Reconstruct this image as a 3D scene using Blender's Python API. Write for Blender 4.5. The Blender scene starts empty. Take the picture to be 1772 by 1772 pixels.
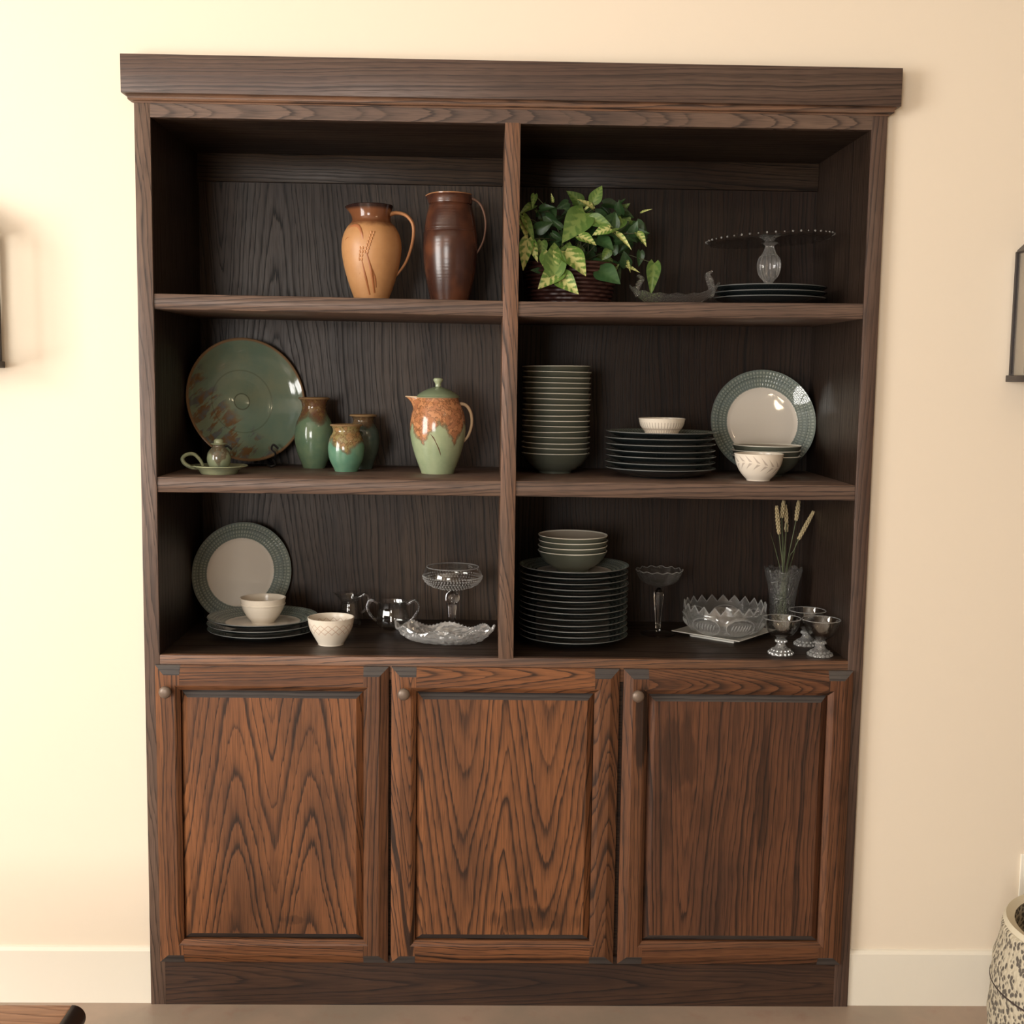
import bpy, bmesh, math, random
from mathutils import Vector, Matrix, Euler
random.seed(7)
R_ = math.radians
S = bpy.context.scene
COL = S.collection

# ------------------------------------------------------------------ camera
F_PX, HALF = 2132.97, 886.0
CAM = Vector((0.7934, -2.8260, 1.5078))
RIGHT = Vector((0.99973623, -0.01846558, 0.01365622))
UP = Vector((-0.01156114, 0.10915528, 0.99395748))
FWD = Vector((0.01984465, 0.99385318, -0.10891301))
cam_data = bpy.data.cameras.new('camera')
cam_data.sensor_fit = 'HORIZONTAL'
cam_data.sensor_width = 36.0
cam_data.lens = 36.0 * F_PX / 1772.0
cam_data.clip_start = 0.05
cam = bpy.data.objects.new('camera', cam_data)
COL.objects.link(cam)
cam.matrix_world = Matrix(((RIGHT.x, UP.x, -FWD.x, CAM.x), (RIGHT.y, UP.y, -FWD.y, CAM.y),
                           (RIGHT.z, UP.z, -FWD.z, CAM.z), (0, 0, 0, 1)))
S.camera = cam

# ------------------------------------------------------------------ world, lights, exposure
S.view_settings.view_transform = 'Standard'
S.view_settings.look = 'None'
S.view_settings.gamma = 1.0
S.view_settings.use_curve_mapping = False
S.view_settings.exposure = 0.22
world = bpy.data.worlds.new('world')
S.world = world
world.use_nodes = True
world.node_tree.nodes['Background'].inputs[0].default_value = (0.75, 0.85, 1.0, 1)
world.node_tree.nodes['Background'].inputs[1].default_value = 0.6

ROOM_X0, ROOM_X1, ROOM_Y0, ROOM_Z1 = -2.4, 4.6, -6.0, 3.0
WALL_Y = 0.018


def area(name, loc, aim, w, h, watts, color):
    d = bpy.data.lights.new(name, 'AREA')
    d.shape = 'RECTANGLE'
    d.size, d.size_y, d.energy, d.color = w, h, watts, color
    o = bpy.data.objects.new(name, d)
    COL.objects.link(o)
    o.location = loc
    o.rotation_euler = (Vector(aim)).to_track_quat('-Z', 'Z').to_euler()
    return o


# daylight through the two windows of the room (one in the wall behind the camera, one in the left wall)
WIN_REAR = (-1.75, -0.25, 0.85, 2.35)     # x0, x1, z0, z1
WIN_LEFT = (-3.4, -1.3, 0.75, 2.55)       # y0, y1, z0, z1
area('daylight_rear_window', ((WIN_REAR[0] + WIN_REAR[1]) / 2, ROOM_Y0 - 0.04, 1.6), (0, 1, 0), 1.5, 1.5, 122, (1.0, 0.96, 0.90))
area('daylight_left_window', (ROOM_X0 - 0.04, -2.35, 1.65), (1, 0, 0), 2.1, 1.8, 176, (1.0, 0.96, 0.90))

# ------------------------------------------------------------------ pixel helpers (1772 x 1772 photograph)


def ray(u, v):
    return RIGHT * ((u - HALF) / F_PX) - UP * ((v - HALF) / F_PX) + FWD


def at_y(u, v, y):
    d = ray(u, v)
    return CAM + d * ((y - CAM.y) / d.y)


def at_z(u, v, z):
    d = ray(u, v)
    return CAM + d * ((z - CAM.z) / d.z)


def kpx(p):
    return F_PX / FWD.dot(Vector(p) - CAM)


def stand(u, v, z, rpx):
    """centre of a round foot whose front edge shows at pixel (u, v) on the shelf at height z"""
    p = at_z(u, v, z)
    q = p.copy()
    for _ in range(4):
        q = p + Vector((0, rpx / kpx(q), 0))
    return q, kpx(q)


# ------------------------------------------------------------------ materials
MATS = {}


class NT:
    def __init__(self, name):
        self.m = bpy.data.materials.new(name)
        self.m.use_nodes = True
        self.t = self.m.node_tree
        self.b = self.t.nodes['Principled BSDF']
        MATS[name] = self.m

    def n(self, typ, **kw):
        nd = self.t.nodes.new(typ)
        for k, v in kw.items():
            setattr(nd, k, v)
        return nd

    def put(self, sock, val):
        if hasattr(val, 'is_output') or isinstance(val, bpy.types.NodeSocket):
            self.t.links.new(val, sock)
        else:
            if isinstance(val, (tuple, list)) and len(val) == 3 and sock.type == 'RGBA':
                val = (*val, 1)
            sock.default_value = val

    def math(self, op, a, b=None, c=None, clamp=False):
        nd = self.n('ShaderNodeMath', operation=op)
        nd.use_clamp = clamp
        for i, v in enumerate((a, b, c)):
            if v is not None:
                self.put(nd.inputs[i], v)
        return nd.outputs[0]

    def xyz(self, x, y, z):
        nd = self.n('ShaderNodeCombineXYZ')
        for i, v in enumerate((x, y, z)):
            self.put(nd.inputs[i], v)
        return nd.outputs[0]

    def obj(self):
        tc = self.n('ShaderNodeTexCoord')
        sp = self.n('ShaderNodeSeparateXYZ')
        self.t.links.new(tc.outputs['Object'], sp.inputs[0])
        return tc.outputs['Object'], sp.outputs[0], sp.outputs[1], sp.outputs[2]

    def noise(self, vec, scale=1.0, detail=2.0, rough=0.5):
        nd = self.n('ShaderNodeTexNoise')
        self.put(nd.inputs['Vector'], vec)
        nd.inputs['Scale'].default_value = scale
        nd.inputs['Detail'].default_value = detail
        nd.inputs['Roughness'].default_value = rough
        return nd.outputs['Fac']

    def ramp(self, fac, stops, mode='LINEAR'):
        nd = self.n('ShaderNodeValToRGB')
        nd.color_ramp.interpolation = mode
        self.put(nd.inputs[0], fac)
        e = nd.color_ramp.elements
        while len(e) < len(stops):
            e.new(0.5)
        for el, (p, c) in zip(e, stops):
            el.position = p
            el.color = (c, c, c, 1) if not isinstance(c, tuple) else (*c, 1)
        return nd.outputs[0]

    def step(self, v, a, b):
        nd = self.n('ShaderNodeMapRange', interpolation_type='SMOOTHSTEP')
        self.put(nd.inputs[0], v)
        nd.inputs[1].default_value = a
        nd.inputs[2].default_value = b
        nd.inputs[3].default_value = 0
        nd.inputs[4].default_value = 1
        return nd.outputs[0]

    def mix(self, f, a, b, mode='MIX'):
        nd = self.n('ShaderNodeMix', data_type='RGBA', blend_type=mode)
        self.put(nd.inputs[0], f)
        self.put(nd.inputs[6], a)
        self.put(nd.inputs[7], b)
        return nd.outputs[2]

    def bump(self, h, strength, dist):
        nd = self.n('ShaderNodeBump')
        nd.inputs['Strength'].default_value = strength
        nd.inputs['Distance'].default_value = dist
        self.put(nd.inputs['Height'], h)
        self.t.links.new(nd.outputs[0], self.b.inputs['Normal'])

    def out(self, color=None, rough=None, spec=None, metal=None, coat=None):
        if color is not None:
            self.put(self.b.inputs['Base Color'], color)
        if rough is not None:
            self.put(self.b.inputs['Roughness'], rough)
        if spec is not None:
            self.b.inputs['Specular IOR Level'].default_value = spec
        if metal is not None:
            self.b.inputs['Metallic'].default_value = metal
        if coat is not None:
            self.b.inputs['Coat Weight'].default_value = coat
            self.b.inputs['Coat Roughness'].default_value = 0.05
        return self.m


def plain(name, color, rough=0.5, **kw):
    return NT(name).out(color, rough, **kw)


def oak(name, axis='z', arches=((9.0, 0.02),), slope=9.0, freq=95.0, light=(0.170, 0.072, 0.034),
        light2=(0.115, 0.052, 0.028), dark=(0.022, 0.012, 0.009), seed=0.0, blot=0.35, wob=1.4, rough=0.36,
        spots=(), side=0.7, spec=0.32):
    """stained oak: growth rings cut as cathedral arches, dark open pores along the grain"""
    t = NT(name)
    _, x, y, z = t.obj()
    if axis == 'z':
        a, w = x, z
    elif axis == 'x':
        a, w = z, x
    else:
        a, w = z, y
    if axis == 'y':
        u = t.math('MULTIPLY_ADD', x, side, a)
    else:
        u = t.math('MULTIPLY_ADD', y, side, a)
    warp = t.noise(t.xyz(t.math('MULTIPLY', u, 7.0), t.math('MULTIPLY', w, 2.2), seed), 1.0, 2.0)
    warp2 = t.noise(t.xyz(t.math('MULTIPLY', u, 30.0), t.math('MULTIPLY', w, 9.0), seed + 3), 1.0, 2.0)
    us = t.math('MULTIPLY_ADD', t.math('SUBTRACT', warp, 0.5), 0.035, u)
    h = None
    for (c, k) in arches:
        d = t.math('SUBTRACT', us, c)
        e = t.math('SQRT', t.math('MULTIPLY_ADD', d, d, k * k))
        h = e if h is None else t.math('SMOOTH_MIN', h, e, 0.02)
    streak = t.noise(t.xyz(t.math('MULTIPLY', u, 260.0), t.math('MULTIPLY', w, 9.0), seed + 9), 1.0, 2.0)
    g = t.math('MULTIPLY', h, freq)
    g = t.math('MULTIPLY_ADD', w, slope, g)
    g = t.math('MULTIPLY_ADD', warp, wob, g)
    g = t.math('MULTIPLY_ADD', warp2, 0.35, g)
    g = t.math('MULTIPLY_ADD', streak, 0.38, g)
    irr = t.noise(t.xyz(t.math('MULTIPLY', g, 0.55), seed, 0.0), 1.0, 1.0)
    strn = t.noise(t.xyz(t.math('MULTIPLY', g, 0.8), seed + 5, t.math('MULTIPLY', w, 1.5)), 1.0, 1.0)
    g = t.math('MULTIPLY_ADD', t.math('SUBTRACT', irr, 0.5), 2.6, g)
    ring = t.math('FRACT', g)
    early = t.ramp(ring, ((0.0, 1.0), (0.08, 0.9), (0.24, 0.35), (0.50, 0.06), (0.93, 0.0), (1.0, 0.85)))
    pore = t.noise(t.xyz(t.math('MULTIPLY', u, 620.0), t.math('MULTIPLY', w, 16.0), seed + 17), 1.0, 1.0)
    pore = t.step(pore, 0.52, 0.66)
    tone = t.noise(t.xyz(t.math('MULTIPLY', u, 9.0), t.math('MULTIPLY', w, 1.8), seed + 23), 1.0, 3.0)
    tone = t.step(tone, 0.35, 0.68)
    base = t.mix(tone, light, light2)
    fine = t.noise(t.xyz(t.math('MULTIPLY', u, 180.0), t.math('MULTIPLY', w, 5.0), seed + 31), 1.0, 2.0)
    base = t.mix(t.math('MULTIPLY', t.step(fine, 0.4, 0.75), 0.35), base, dark)
    dk = t.math('ADD', t.math('MULTIPLY', early, t.math('MULTIPLY_ADD', t.step(strn, 0.30, 0.58), 0.55, 0.45)), t.math('MULTIPLY', pore, 0.38), clamp=True)
    dk = t.math('MULTIPLY', dk, 0.93)
    colr = t.mix(dk, base, dark)
    bl = t.noise(t.xyz(t.math('MULTIPLY', u, 12.0), t.math('MULTIPLY', w, 5.0), seed + 41), 1.0, 3.0)
    bl = t.math('MULTIPLY', t.step(bl, 0.56, 0.74), blot)
    for (cu, cw, ru, rw, amt) in spots:
        du = t.math('DIVIDE', t.math('SUBTRACT', us, cu), ru)
        dw = t.math('DIVIDE', t.math('SUBTRACT', w, cw), rw)
        q = t.math('ADD', t.math('MULTIPLY', du, du), t.math('MULTIPLY', dw, dw))
        q = t.math('MULTIPLY_ADD', t.math('SUBTRACT', streak, 0.5), 1.6, q)
        q = t.math('MULTIPLY_ADD', t.math('SUBTRACT', warp2, 0.5), 2.6, q)
        m = t.math('MULTIPLY', t.math('SUBTRACT', 1.0, t.step(q, 0.55, 1.15)), amt)
        bl = t.math('MAXIMUM', bl, m)
    colr = t.mix(bl, colr, dark)
    t.out(colr, t.math('MULTIPLY_ADD', dk, 0.16, rough), spec=spec)
    t.bump(dk, 0.25, -0.0006)
    return t.m


def glass(name, rough=0.0, scale=0.0, strength=0.4, clear=0.0, haze=0.0, tint=(1, 1, 1), dist=0.003, gloss=0.0):
    """clear: share of straight see-through (thin walls); haze: share of white diffuse painting in the sparkle of cut relief"""
    t = NT(name)
    t.out(tint, rough)
    t.b.inputs['Transmission Weight'].default_value = 1.0
    t.b.inputs['IOR'].default_value = 1.5
    out = t.t.nodes['Material Output']
    cur = t.b.outputs[0]
    if scale:
        co, x, y, z = t.obj()
        v = t.n('ShaderNodeTexVoronoi')
        v.inputs['Scale'].default_value = scale
        t.put(v.inputs['Vector'], co)
        t.bump(v.outputs['Distance'], strength, dist)
    if gloss:
        gs = t.n('ShaderNodeBsdfGlossy')
        gs.inputs['Roughness'].default_value = 0.06
        m0 = t.n('ShaderNodeMixShader')
        m0.inputs[0].default_value = gloss
        t.t.links.new(cur, m0.inputs[1])
        t.t.links.new(gs.outputs[0], m0.inputs[2])
        cur = m0.outputs[0]
    if haze:  # white scatter mixed in to brighten the glass in place of real sparkle
        tr = t.n('ShaderNodeBsdfTranslucent')
        tr.inputs[0].default_value = (0.9, 0.9, 0.88, 1)
        df = t.n('ShaderNodeBsdfDiffuse')
        df.inputs[0].default_value = (0.9, 0.9, 0.88, 1)
        m1 = t.n('ShaderNodeMixShader')
        m1.inputs[0].default_value = 0.5
        t.t.links.new(tr.outputs[0], m1.inputs[1])
        t.t.links.new(df.outputs[0], m1.inputs[2])
        m2 = t.n('ShaderNodeMixShader')
        m2.inputs[0].default_value = haze
        t.t.links.new(cur, m2.inputs[1])
        t.t.links.new(m1.outputs[0], m2.inputs[2])
        cur = m2.outputs[0]
    if clear:
        tp = t.n('ShaderNodeBsdfTransparent')
        tp.inputs[0].default_value = (0.97, 0.975, 0.97, 1)
        m3 = t.n('ShaderNodeMixShader')
        m3.inputs[0].default_value = clear
        t.t.links.new(cur, m3.inputs[1])
        t.t.links.new(tp.outputs[0], m3.inputs[2])
        cur = m3.outputs[0]
    t.t.links.new(cur, out.inputs['Surface'])
    return t.m


def thin_glass(name, scale=0.0, strength=0.5, dist=0.003, haze=0.0):
    """thin clear wall: see-through with a fresnel reflection that is the same from both sides"""
    t = NT(name)
    out = t.t.nodes['Material Output']
    gl = t.n('ShaderNodeBsdfGlossy')
    gl.inputs['Roughness'].default_value = 0.03
    tp = t.n('ShaderNodeBsdfTransparent')
    tp.inputs[0].default_value = (0.95, 0.955, 0.95, 1)
    lw = t.n('ShaderNodeLayerWeight')
    lw.inputs[0].default_value = 0.5
    if scale:
        co, x, y, z = t.obj()
        v = t.n('ShaderNodeTexVoronoi')
        v.inputs['Scale'].default_value = scale
        t.put(v.inputs['Vector'], co)
        t.bump(v.outputs['Distance'], strength, dist)
        bn_ = [n_ for n_ in t.t.nodes if n_.bl_idname == 'ShaderNodeBump'][0]
        t.t.links.new(bn_.outputs[0], gl.inputs['Normal'])
        t.t.links.new(bn_.outputs[0], lw.inputs['Normal'])
    f = t.math('MULTIPLY_ADD', t.math('POWER', lw.outputs['Facing'], 4.0), 0.85, 0.075, clamp=True)
    m = t.n('ShaderNodeMixShader')
    t.put(m.inputs[0], f)
    t.t.links.new(tp.outputs[0], m.inputs[1])
    t.t.links.new(gl.outputs[0], m.inputs[2])
    cur = m.outputs[0]
    if haze:
        df = t.n('ShaderNodeBsdfTranslucent')
        df.inputs[0].default_value = (0.9, 0.9, 0.88, 1)
        d2 = t.n('ShaderNodeBsdfDiffuse')
        d2.inputs[0].default_value = (0.9, 0.9, 0.88, 1)
        m1 = t.n('ShaderNodeMixShader')
        m1.inputs[0].default_value = 0.5
        t.t.links.new(df.outputs[0], m1.inputs[1])
        t.t.links.new(d2.outputs[0], m1.inputs[2])
        m2 = t.n('ShaderNodeMixShader')
        m2.inputs[0].default_value = haze
        t.t.links.new(cur, m2.inputs[1])
        t.t.links.new(m1.outputs[0], m2.inputs[2])
        cur = m2.outputs[0]
    t.t.links.new(cur, out.inputs['Surface'])
    return t.m


# ------------------------------------------------------------------ mesh helpers


def mesh_from(verts, faces, mats=None, smooth=True, sharp=40):
    me = bpy.data.meshes.new('mesh')
    me.from_pydata([tuple(v) for v in verts], [], faces)
    me.validate()
    if smooth:
        for p in me.polygons:
            p.use_smooth = True
        me.set_sharp_from_angle(angle=R_(sharp))
    if mats:
        for p, m in zip(me.polygons, mats):
            p.material_index = m
    me.update()
    return me


def obj(name, me, mat, parent=None, loc=None):
    me.name = name
    o = bpy.data.objects.new(name, me)
    COL.objects.link(o)
    mat = mat if isinstance(mat, (list, tuple)) else [mat]
    if not me.materials:
        for m in mat:
            me.materials.append(m)
    if parent is not None:
        o.parent = parent
    if loc is not None:
        o.location = loc
    return o


def tag(o, label, cat, group=None):
    o['label'] = label
    o['category'] = cat
    if group:
        o['group'] = group
    return o


def thing(name, label, cat, loc=(0, 0, 0), rz=0.0, group=None):
    o = bpy.data.objects.new(name, None)
    o.empty_display_size = 0.05
    COL.objects.link(o)
    o.location = loc
    o.rotation_euler = (0, 0, rz)
    return tag(o, label, cat, group)


def struct(name, me, mat):
    o = obj(name, me, mat)
    o['kind'] = 'structure'
    return o


def boxes(lst, bev=0.0):
    bm = bmesh.new()
    for (x0, x1, y0, y1, z0, z1) in lst:
        r = bmesh.ops.create_cube(bm, size=1.0)
        for v in r['verts']:
            v.co = Vector(((x0 + x1) / 2 + v.co.x * (x1 - x0), (y0 + y1) / 2 + v.co.y * (y1 - y0), (z0 + z1) / 2 + v.co.z * (z1 - z0)))
    if bev:
        bmesh.ops.bevel(bm, geom=list(bm.edges), offset=bev, segments=2, affect='EDGES', profile=0.5)
    me = bpy.data.meshes.new('mesh')
    bm.to_mesh(me)
    bm.free()
    if bev:
        for p in me.polygons:
            p.use_smooth = True
        me.set_sharp_from_angle(angle=R_(30))
    return me


def box(x0, x1, y0, y1, z0, z1, bev=0.0):
    return boxes([(x0, x1, y0, y1, z0, z1)], bev)


def lathe(prof, seg=64, mod=None, mi=None, smooth=True, sharp=40, origin=(0, 0, 0)):
    """surface of revolution; prof = [(r, z)...]; mod(angle, i, r, z) -> (r, z); mi(i) -> material index of band i"""
    verts, faces, mats, rows = [], [], [], []
    ox, oy, oz = origin
    for i, (r, z) in enumerate(prof):
        if r <= 1e-6:
            rows.append([len(verts)])
            verts.append((ox, oy, oz + z))
            continue
        row = []
        for s in range(seg):
            a = 2 * math.pi * s / seg
            rr, zz = mod(a, i, r, z) if mod else (r, z)
            row.append(len(verts))
            verts.append((ox + rr * math.cos(a), oy + rr * math.sin(a), oz + zz))
        rows.append(row)
    for i in range(len(rows) - 1):
        a, b = rows[i], rows[i + 1]
        m = mi(i) if mi else 0
        for s in range(seg):
            s2 = (s + 1) % seg
            if len(a) == 1 and len(b) == 1:
                break
            if len(a) == 1:
                faces.append((a[0], b[s2], b[s]))
            elif len(b) == 1:
                faces.append((a[s], a[s2], b[0]))
            else:
                faces.append((a[s], a[s2], b[s2], b[s]))
            mats.append(m)
    return mesh_from(verts, faces, mats, smooth, sharp)


def catmull(pts, n=6):
    pts = [Vector(p) for p in pts]
    out = []
    P = [pts[0] * 2 - pts[1]] + pts + [pts[-1] * 2 - pts[-2]]
    for i in range(1, len(P) - 2):
        for k in range(n):
            t = k / n
            a, b, c, d = P[i - 1], P[i], P[i + 1], P[i + 2]
            out.append(0.5 * ((2 * b) + (c - a) * t + (2 * a - 5 * b + 4 * c - d) * t * t + (3 * b - a - 3 * c + d) * t ** 3))
    out.append(pts[-1])
    return out


def smoothprof(prof, n=5):
    return [(max(p.x, 0.0), p.y) for p in catmull([Vector((r, z, 0)) for r, z in prof], n)]


def shell(outer, t, floor):
    """closed thin vessel from an outer wall that runs from the foot to the rim"""
    prof = [(0, outer[0][1])] + list(outer)
    r, z = outer[-1]
    prof += [(r - t * 0.25, z + t * 0.3), (r - t * 0.75, z + t * 0.3)]
    for (r, z) in reversed(outer):
        if z > floor and r - t > 0.002:
            prof.append((r - t, z))
    prof.append((max(prof[-1][0] * 0.85, 0.001), floor))
    prof.append((0, floor))
    return prof


def tube(pts, rad, seg=10, flat=(1, 1), n=6, ref=Vector((0, 1, 0)), caps=True):
    P = catmull(pts, n) if n > 1 else [Vector(p) for p in pts]
    N = len(P)
    verts, faces = [], []
    for i, p in enumerate(P):
        t = (P[min(i + 1, N - 1)] - P[max(i - 1, 0)]).normalized()
        s = ref - t * ref.dot(t)
        if s.length < 1e-4:
            s = Vector((1, 0, 0)) - t * t.x
        s.normalize()
        b = t.cross(s)
        f = i / (N - 1)
        if isinstance(rad, (list, tuple)):
            q = f * (len(rad) - 1)
            j = min(int(q), len(rad) - 2)
            r = rad[j] + (rad[j + 1] - rad[j]) * (q - j)
        else:
            r = rad
        for k in range(seg):
            a = 2 * math.pi * k / seg
            verts.append(p + s * (r * flat[0] * math.cos(a)) + b * (r * flat[1] * math.sin(a)))
    for i in range(N - 1):
        for k in range(seg):
            k2 = (k + 1) % seg
            faces.append((i * seg + k, i * seg + k2, (i + 1) * seg + k2, (i + 1) * seg + k))
    if caps:
        faces.append(tuple(range(seg))[::-1])
        faces.append(tuple((N - 1) * seg + k for k in range(seg)))
    return mesh_from(verts, faces)


def join_meshes(ms):
    bm = bmesh.new()
    for m in ms:
        bm.from_mesh(m)
    me = bpy.data.meshes.new('mesh')
    bm.to_mesh(me)
    bm.free()
    return me


def px_prof(k, v0, pts):
    """[(half width in px, pixel row)] -> [(radius, height)] for a foot at pixel row v0"""
    return [(h / k, max((v0 - v) / k, 0.0)) for h, v in pts]


def copy_tree(o, parent=None):
    c = o.copy()
    COL.objects.link(c)
    c.parent = parent
    for ch in list(o.children):
        copy_tree(ch, c)
    return c


ORD = ['topmost', 'second', 'third', 'fourth', 'fifth', 'sixth', 'seventh', 'eighth', 'ninth', 'tenth', 'eleventh', 'twelfth',
       'thirteenth', 'fourteenth', 'fifteenth', 'sixteenth', 'seventeenth', 'eighteenth']

# ------------------------------------------------------------------ cabinet dimensions (metres)
W, D = 1.68, 0.4514
XI, ML, MR, XR = 0.0356, 0.8227, 0.8576, 1.6448
ZT, S1T, S1B, S2T, S2B, ZB = 2.0695, 1.6817, 1.6470, 1.2693, 1.2339, 0.8545

# ------------------------------------------------------------------ setting
m_wall = NT('cream_wall_paint')
co, x, y, z = m_wall.obj()
m_wall.out((0.81, 0.71, 0.575), 0.75, spec=0.2)
m_wall.bump(m_wall.noise(co, 55.0, 3.0), 0.06, 0.002)
m_wall = m_wall.m
m_base = plain('baseboard_paint', (0.82, 0.77, 0.66), 0.35)
m_ceil = plain('ceiling_paint', (0.62, 0.57, 0.50), 0.8)
m_wall2 = plain('tan_wall_paint', (0.42, 0.34, 0.25), 0.8)

t = NT('stained_concrete_floor')
co, x, y, z = t.obj()
n1 = t.noise(co, 3.2, 5.0, 0.6)
n2 = t.noise(co, 14.0, 4.0, 0.6)
cf = t.mix(t.step(n1, 0.35, 0.68), (0.40, 0.295, 0.225), (0.31, 0.25, 0.195))
cf = t.mix(t.math('MULTIPLY', t.step(n2, 0.52, 0.75), 0.5), cf, (0.33, 0.20, 0.15))
t.out(cf, 0.42)
t.bump(n2, 0.08, 0.002)
m_floor = t.m

struct('floor', box(ROOM_X0, ROOM_X1, ROOM_Y0, 0.6, -0.08, 0.0), m_floor)
struct('ceiling', box(ROOM_X0, ROOM_X1, ROOM_Y0, 0.6, ROOM_Z1, ROOM_Z1 + 0.1), m_ceil)
struct('wall_back', boxes([(ROOM_X0, 0.0, WALL_Y, WALL_Y + 0.12, 0, ROOM_Z1), (W, ROOM_X1, WALL_Y, WALL_Y + 0.12, 0, ROOM_Z1),
                           (0.0, W, WALL_Y, WALL_Y + 0.12, 2.12, ROOM_Z1)]), m_wall)
x0, x1, z0, z1 = WIN_REAR
struct('wall_front', boxes([(ROOM_X0, x0, ROOM_Y0 - 0.1, ROOM_Y0, 0, ROOM_Z1), (x1, ROOM_X1, ROOM_Y0 - 0.1, ROOM_Y0, 0, ROOM_Z1),
                            (x0, x1, ROOM_Y0 - 0.1, ROOM_Y0, 0, z0), (x0, x1, ROOM_Y0 - 0.1, ROOM_Y0, z1, ROOM_Z1)]), m_wall2)
y0, y1, z0, z1 = WIN_LEFT
struct('wall_left', boxes([(ROOM_X0 - 0.1, ROOM_X0, ROOM_Y0, y0, 0, ROOM_Z1), (ROOM_X0 - 0.1, ROOM_X0, y1, WALL_Y, 0, ROOM_Z1),
                           (ROOM_X0 - 0.1, ROOM_X0, y0, y1, 0, z0), (ROOM_X0 - 0.1, ROOM_X0, y0, y1, z1, ROOM_Z1)]), m_wall)
struct('wall_right', box(ROOM_X1, ROOM_X1 + 0.1, ROOM_Y0, WALL_Y, 0, ROOM_Z1), m_wall2)
m_trimw = plain('window_frame_paint', (0.75, 0.72, 0.66), 0.4)


def window(name, horiz, a0, a1, z0, z1, plane):
    lst = []
    for (p0, p1, q0, q1) in ((a0 - .06, a0 + .03, z0 - .06, z1 + .06), (a1 - .03, a1 + .06, z0 - .06, z1 + .06),
                             (a0, a1, z0 - .06, z0 + .03), (a0, a1, z1 - .03, z1 + .06),
                             ((a0 + a1) / 2 - .03, (a0 + a1) / 2 + .03, z0, z1)):
        if horiz:
            lst.append((p0, p1, plane - 0.01, plane + 0.03, q0, q1))
        else:
            lst.append((plane - 0.01, plane + 0.03, p0, p1, q0, q1))
    struct(name, boxes(lst), m_trimw)


window('window_1', True, *WIN_REAR, ROOM_Y0)
window('window_2', False, *WIN_LEFT, ROOM_X0)

for nm, xa, xb in (('baseboard_left', ROOM_X0, -0.0), ('baseboard_right', W + 0.0, ROOM_X1)):
    yf = WALL_Y - 0.012
    vs = []
    for xx in (xa, xb):
        vs += [(xx, WALL_Y, 0), (xx, yf, 0), (xx, yf, 0.130), (xx, yf + 0.006, 0.137), (xx, WALL_Y, 0.139)]
    fc = [(i, i + 1, i + 6, i + 5) for i in range(4)] + [(0, 1, 2, 3, 4), (9, 8, 7, 6, 5), (4, 0, 5, 9)]
    struct(nm, mesh_from(vs, fc, sharp=20), m_base)

# ------------------------------------------------------------------ oak materials
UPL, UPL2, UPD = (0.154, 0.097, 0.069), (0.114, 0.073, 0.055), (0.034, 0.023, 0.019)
INL, INL2, IND = (0.060, 0.038, 0.024), (0.036, 0.0215, 0.0145), (0.0065, 0.0048, 0.004)  # interior oak darkened: the shade inside the cabinet is put into the colour
WL, WL2, WD = (0.235, 0.093, 0.037), (0.145, 0.060, 0.027), (0.014, 0.0075, 0.005)
oak_stile_l = oak('oak_stile_left', 'z', ((-0.035, 0.015),), slope=7, freq=85, light=UPL, light2=UPL2, dark=UPD, seed=1)
oak_stile_r = oak('oak_stile_right', 'z', ((1.74, 0.02),), slope=4, freq=95, light=UPL2, light2=(0.085, 0.047, 0.033), dark=UPD, seed=2)
oak_mid = oak('oak_divider', 'z', ((0.815, 0.012),), slope=11, freq=100, light=(0.20, 0.095, 0.05), light2=UPL, dark=UPD, seed=3)
oak_rail = oak('oak_top_rail', 'x', ((2.086, 0.022),), slope=14, freq=95, light=UPL, light2=UPL2, dark=UPD, seed=4)
oak_crown = oak('oak_crown', 'x', ((2.30, 0.03),), slope=2.0, freq=100, light=UPL2, light2=(0.090, 0.054, 0.041), dark=UPD, seed=5)
oak_cove = oak('oak_cove', 'x', ((2.30, 0.03),), slope=2.0, freq=100, light=(0.20, 0.10, 0.055), light2=UPL, dark=UPD, seed=6)
oak_shelf = [oak('oak_shelf_%d' % i, 'x', ((zz, 0.02),), slope=sl, freq=100, light=UPL, light2=UPL2, dark=UPD, seed=10 + i)
             for i, (zz, sl) in enumerate(((1.72, 5), (1.75, 4), (1.30, 6), (1.34, 3)))]
oak_bot = oak('oak_bottom_rail', 'x', ((0.90, 0.02),), slope=4, freq=100, light=(0.20, 0.095, 0.048), light2=UPL2, dark=UPD, seed=15)
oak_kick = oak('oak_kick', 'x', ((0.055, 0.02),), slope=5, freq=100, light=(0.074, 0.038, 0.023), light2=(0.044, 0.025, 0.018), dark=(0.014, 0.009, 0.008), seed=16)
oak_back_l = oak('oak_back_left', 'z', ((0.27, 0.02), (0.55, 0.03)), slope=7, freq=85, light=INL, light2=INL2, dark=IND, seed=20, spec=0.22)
oak_back_r = oak('oak_back_right', 'z', ((0.6, 0.02),), slope=2, freq=90, light=INL2, light2=(0.028, 0.0155, 0.011), dark=IND, seed=21, spec=0.22)  # darker than the left back: dimmer light of this bay painted in
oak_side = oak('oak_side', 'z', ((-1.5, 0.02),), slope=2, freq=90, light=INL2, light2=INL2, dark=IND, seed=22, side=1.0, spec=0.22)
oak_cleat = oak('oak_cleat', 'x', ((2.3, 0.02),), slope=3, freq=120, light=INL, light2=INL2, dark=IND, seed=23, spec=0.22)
oak_in = oak('oak_interior', 'x', ((-2.0, 0.02),), slope=2, freq=80, light=INL, light2=INL2, dark=IND, seed=24, side=1.0, rough=0.42, spec=0.22)
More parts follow.
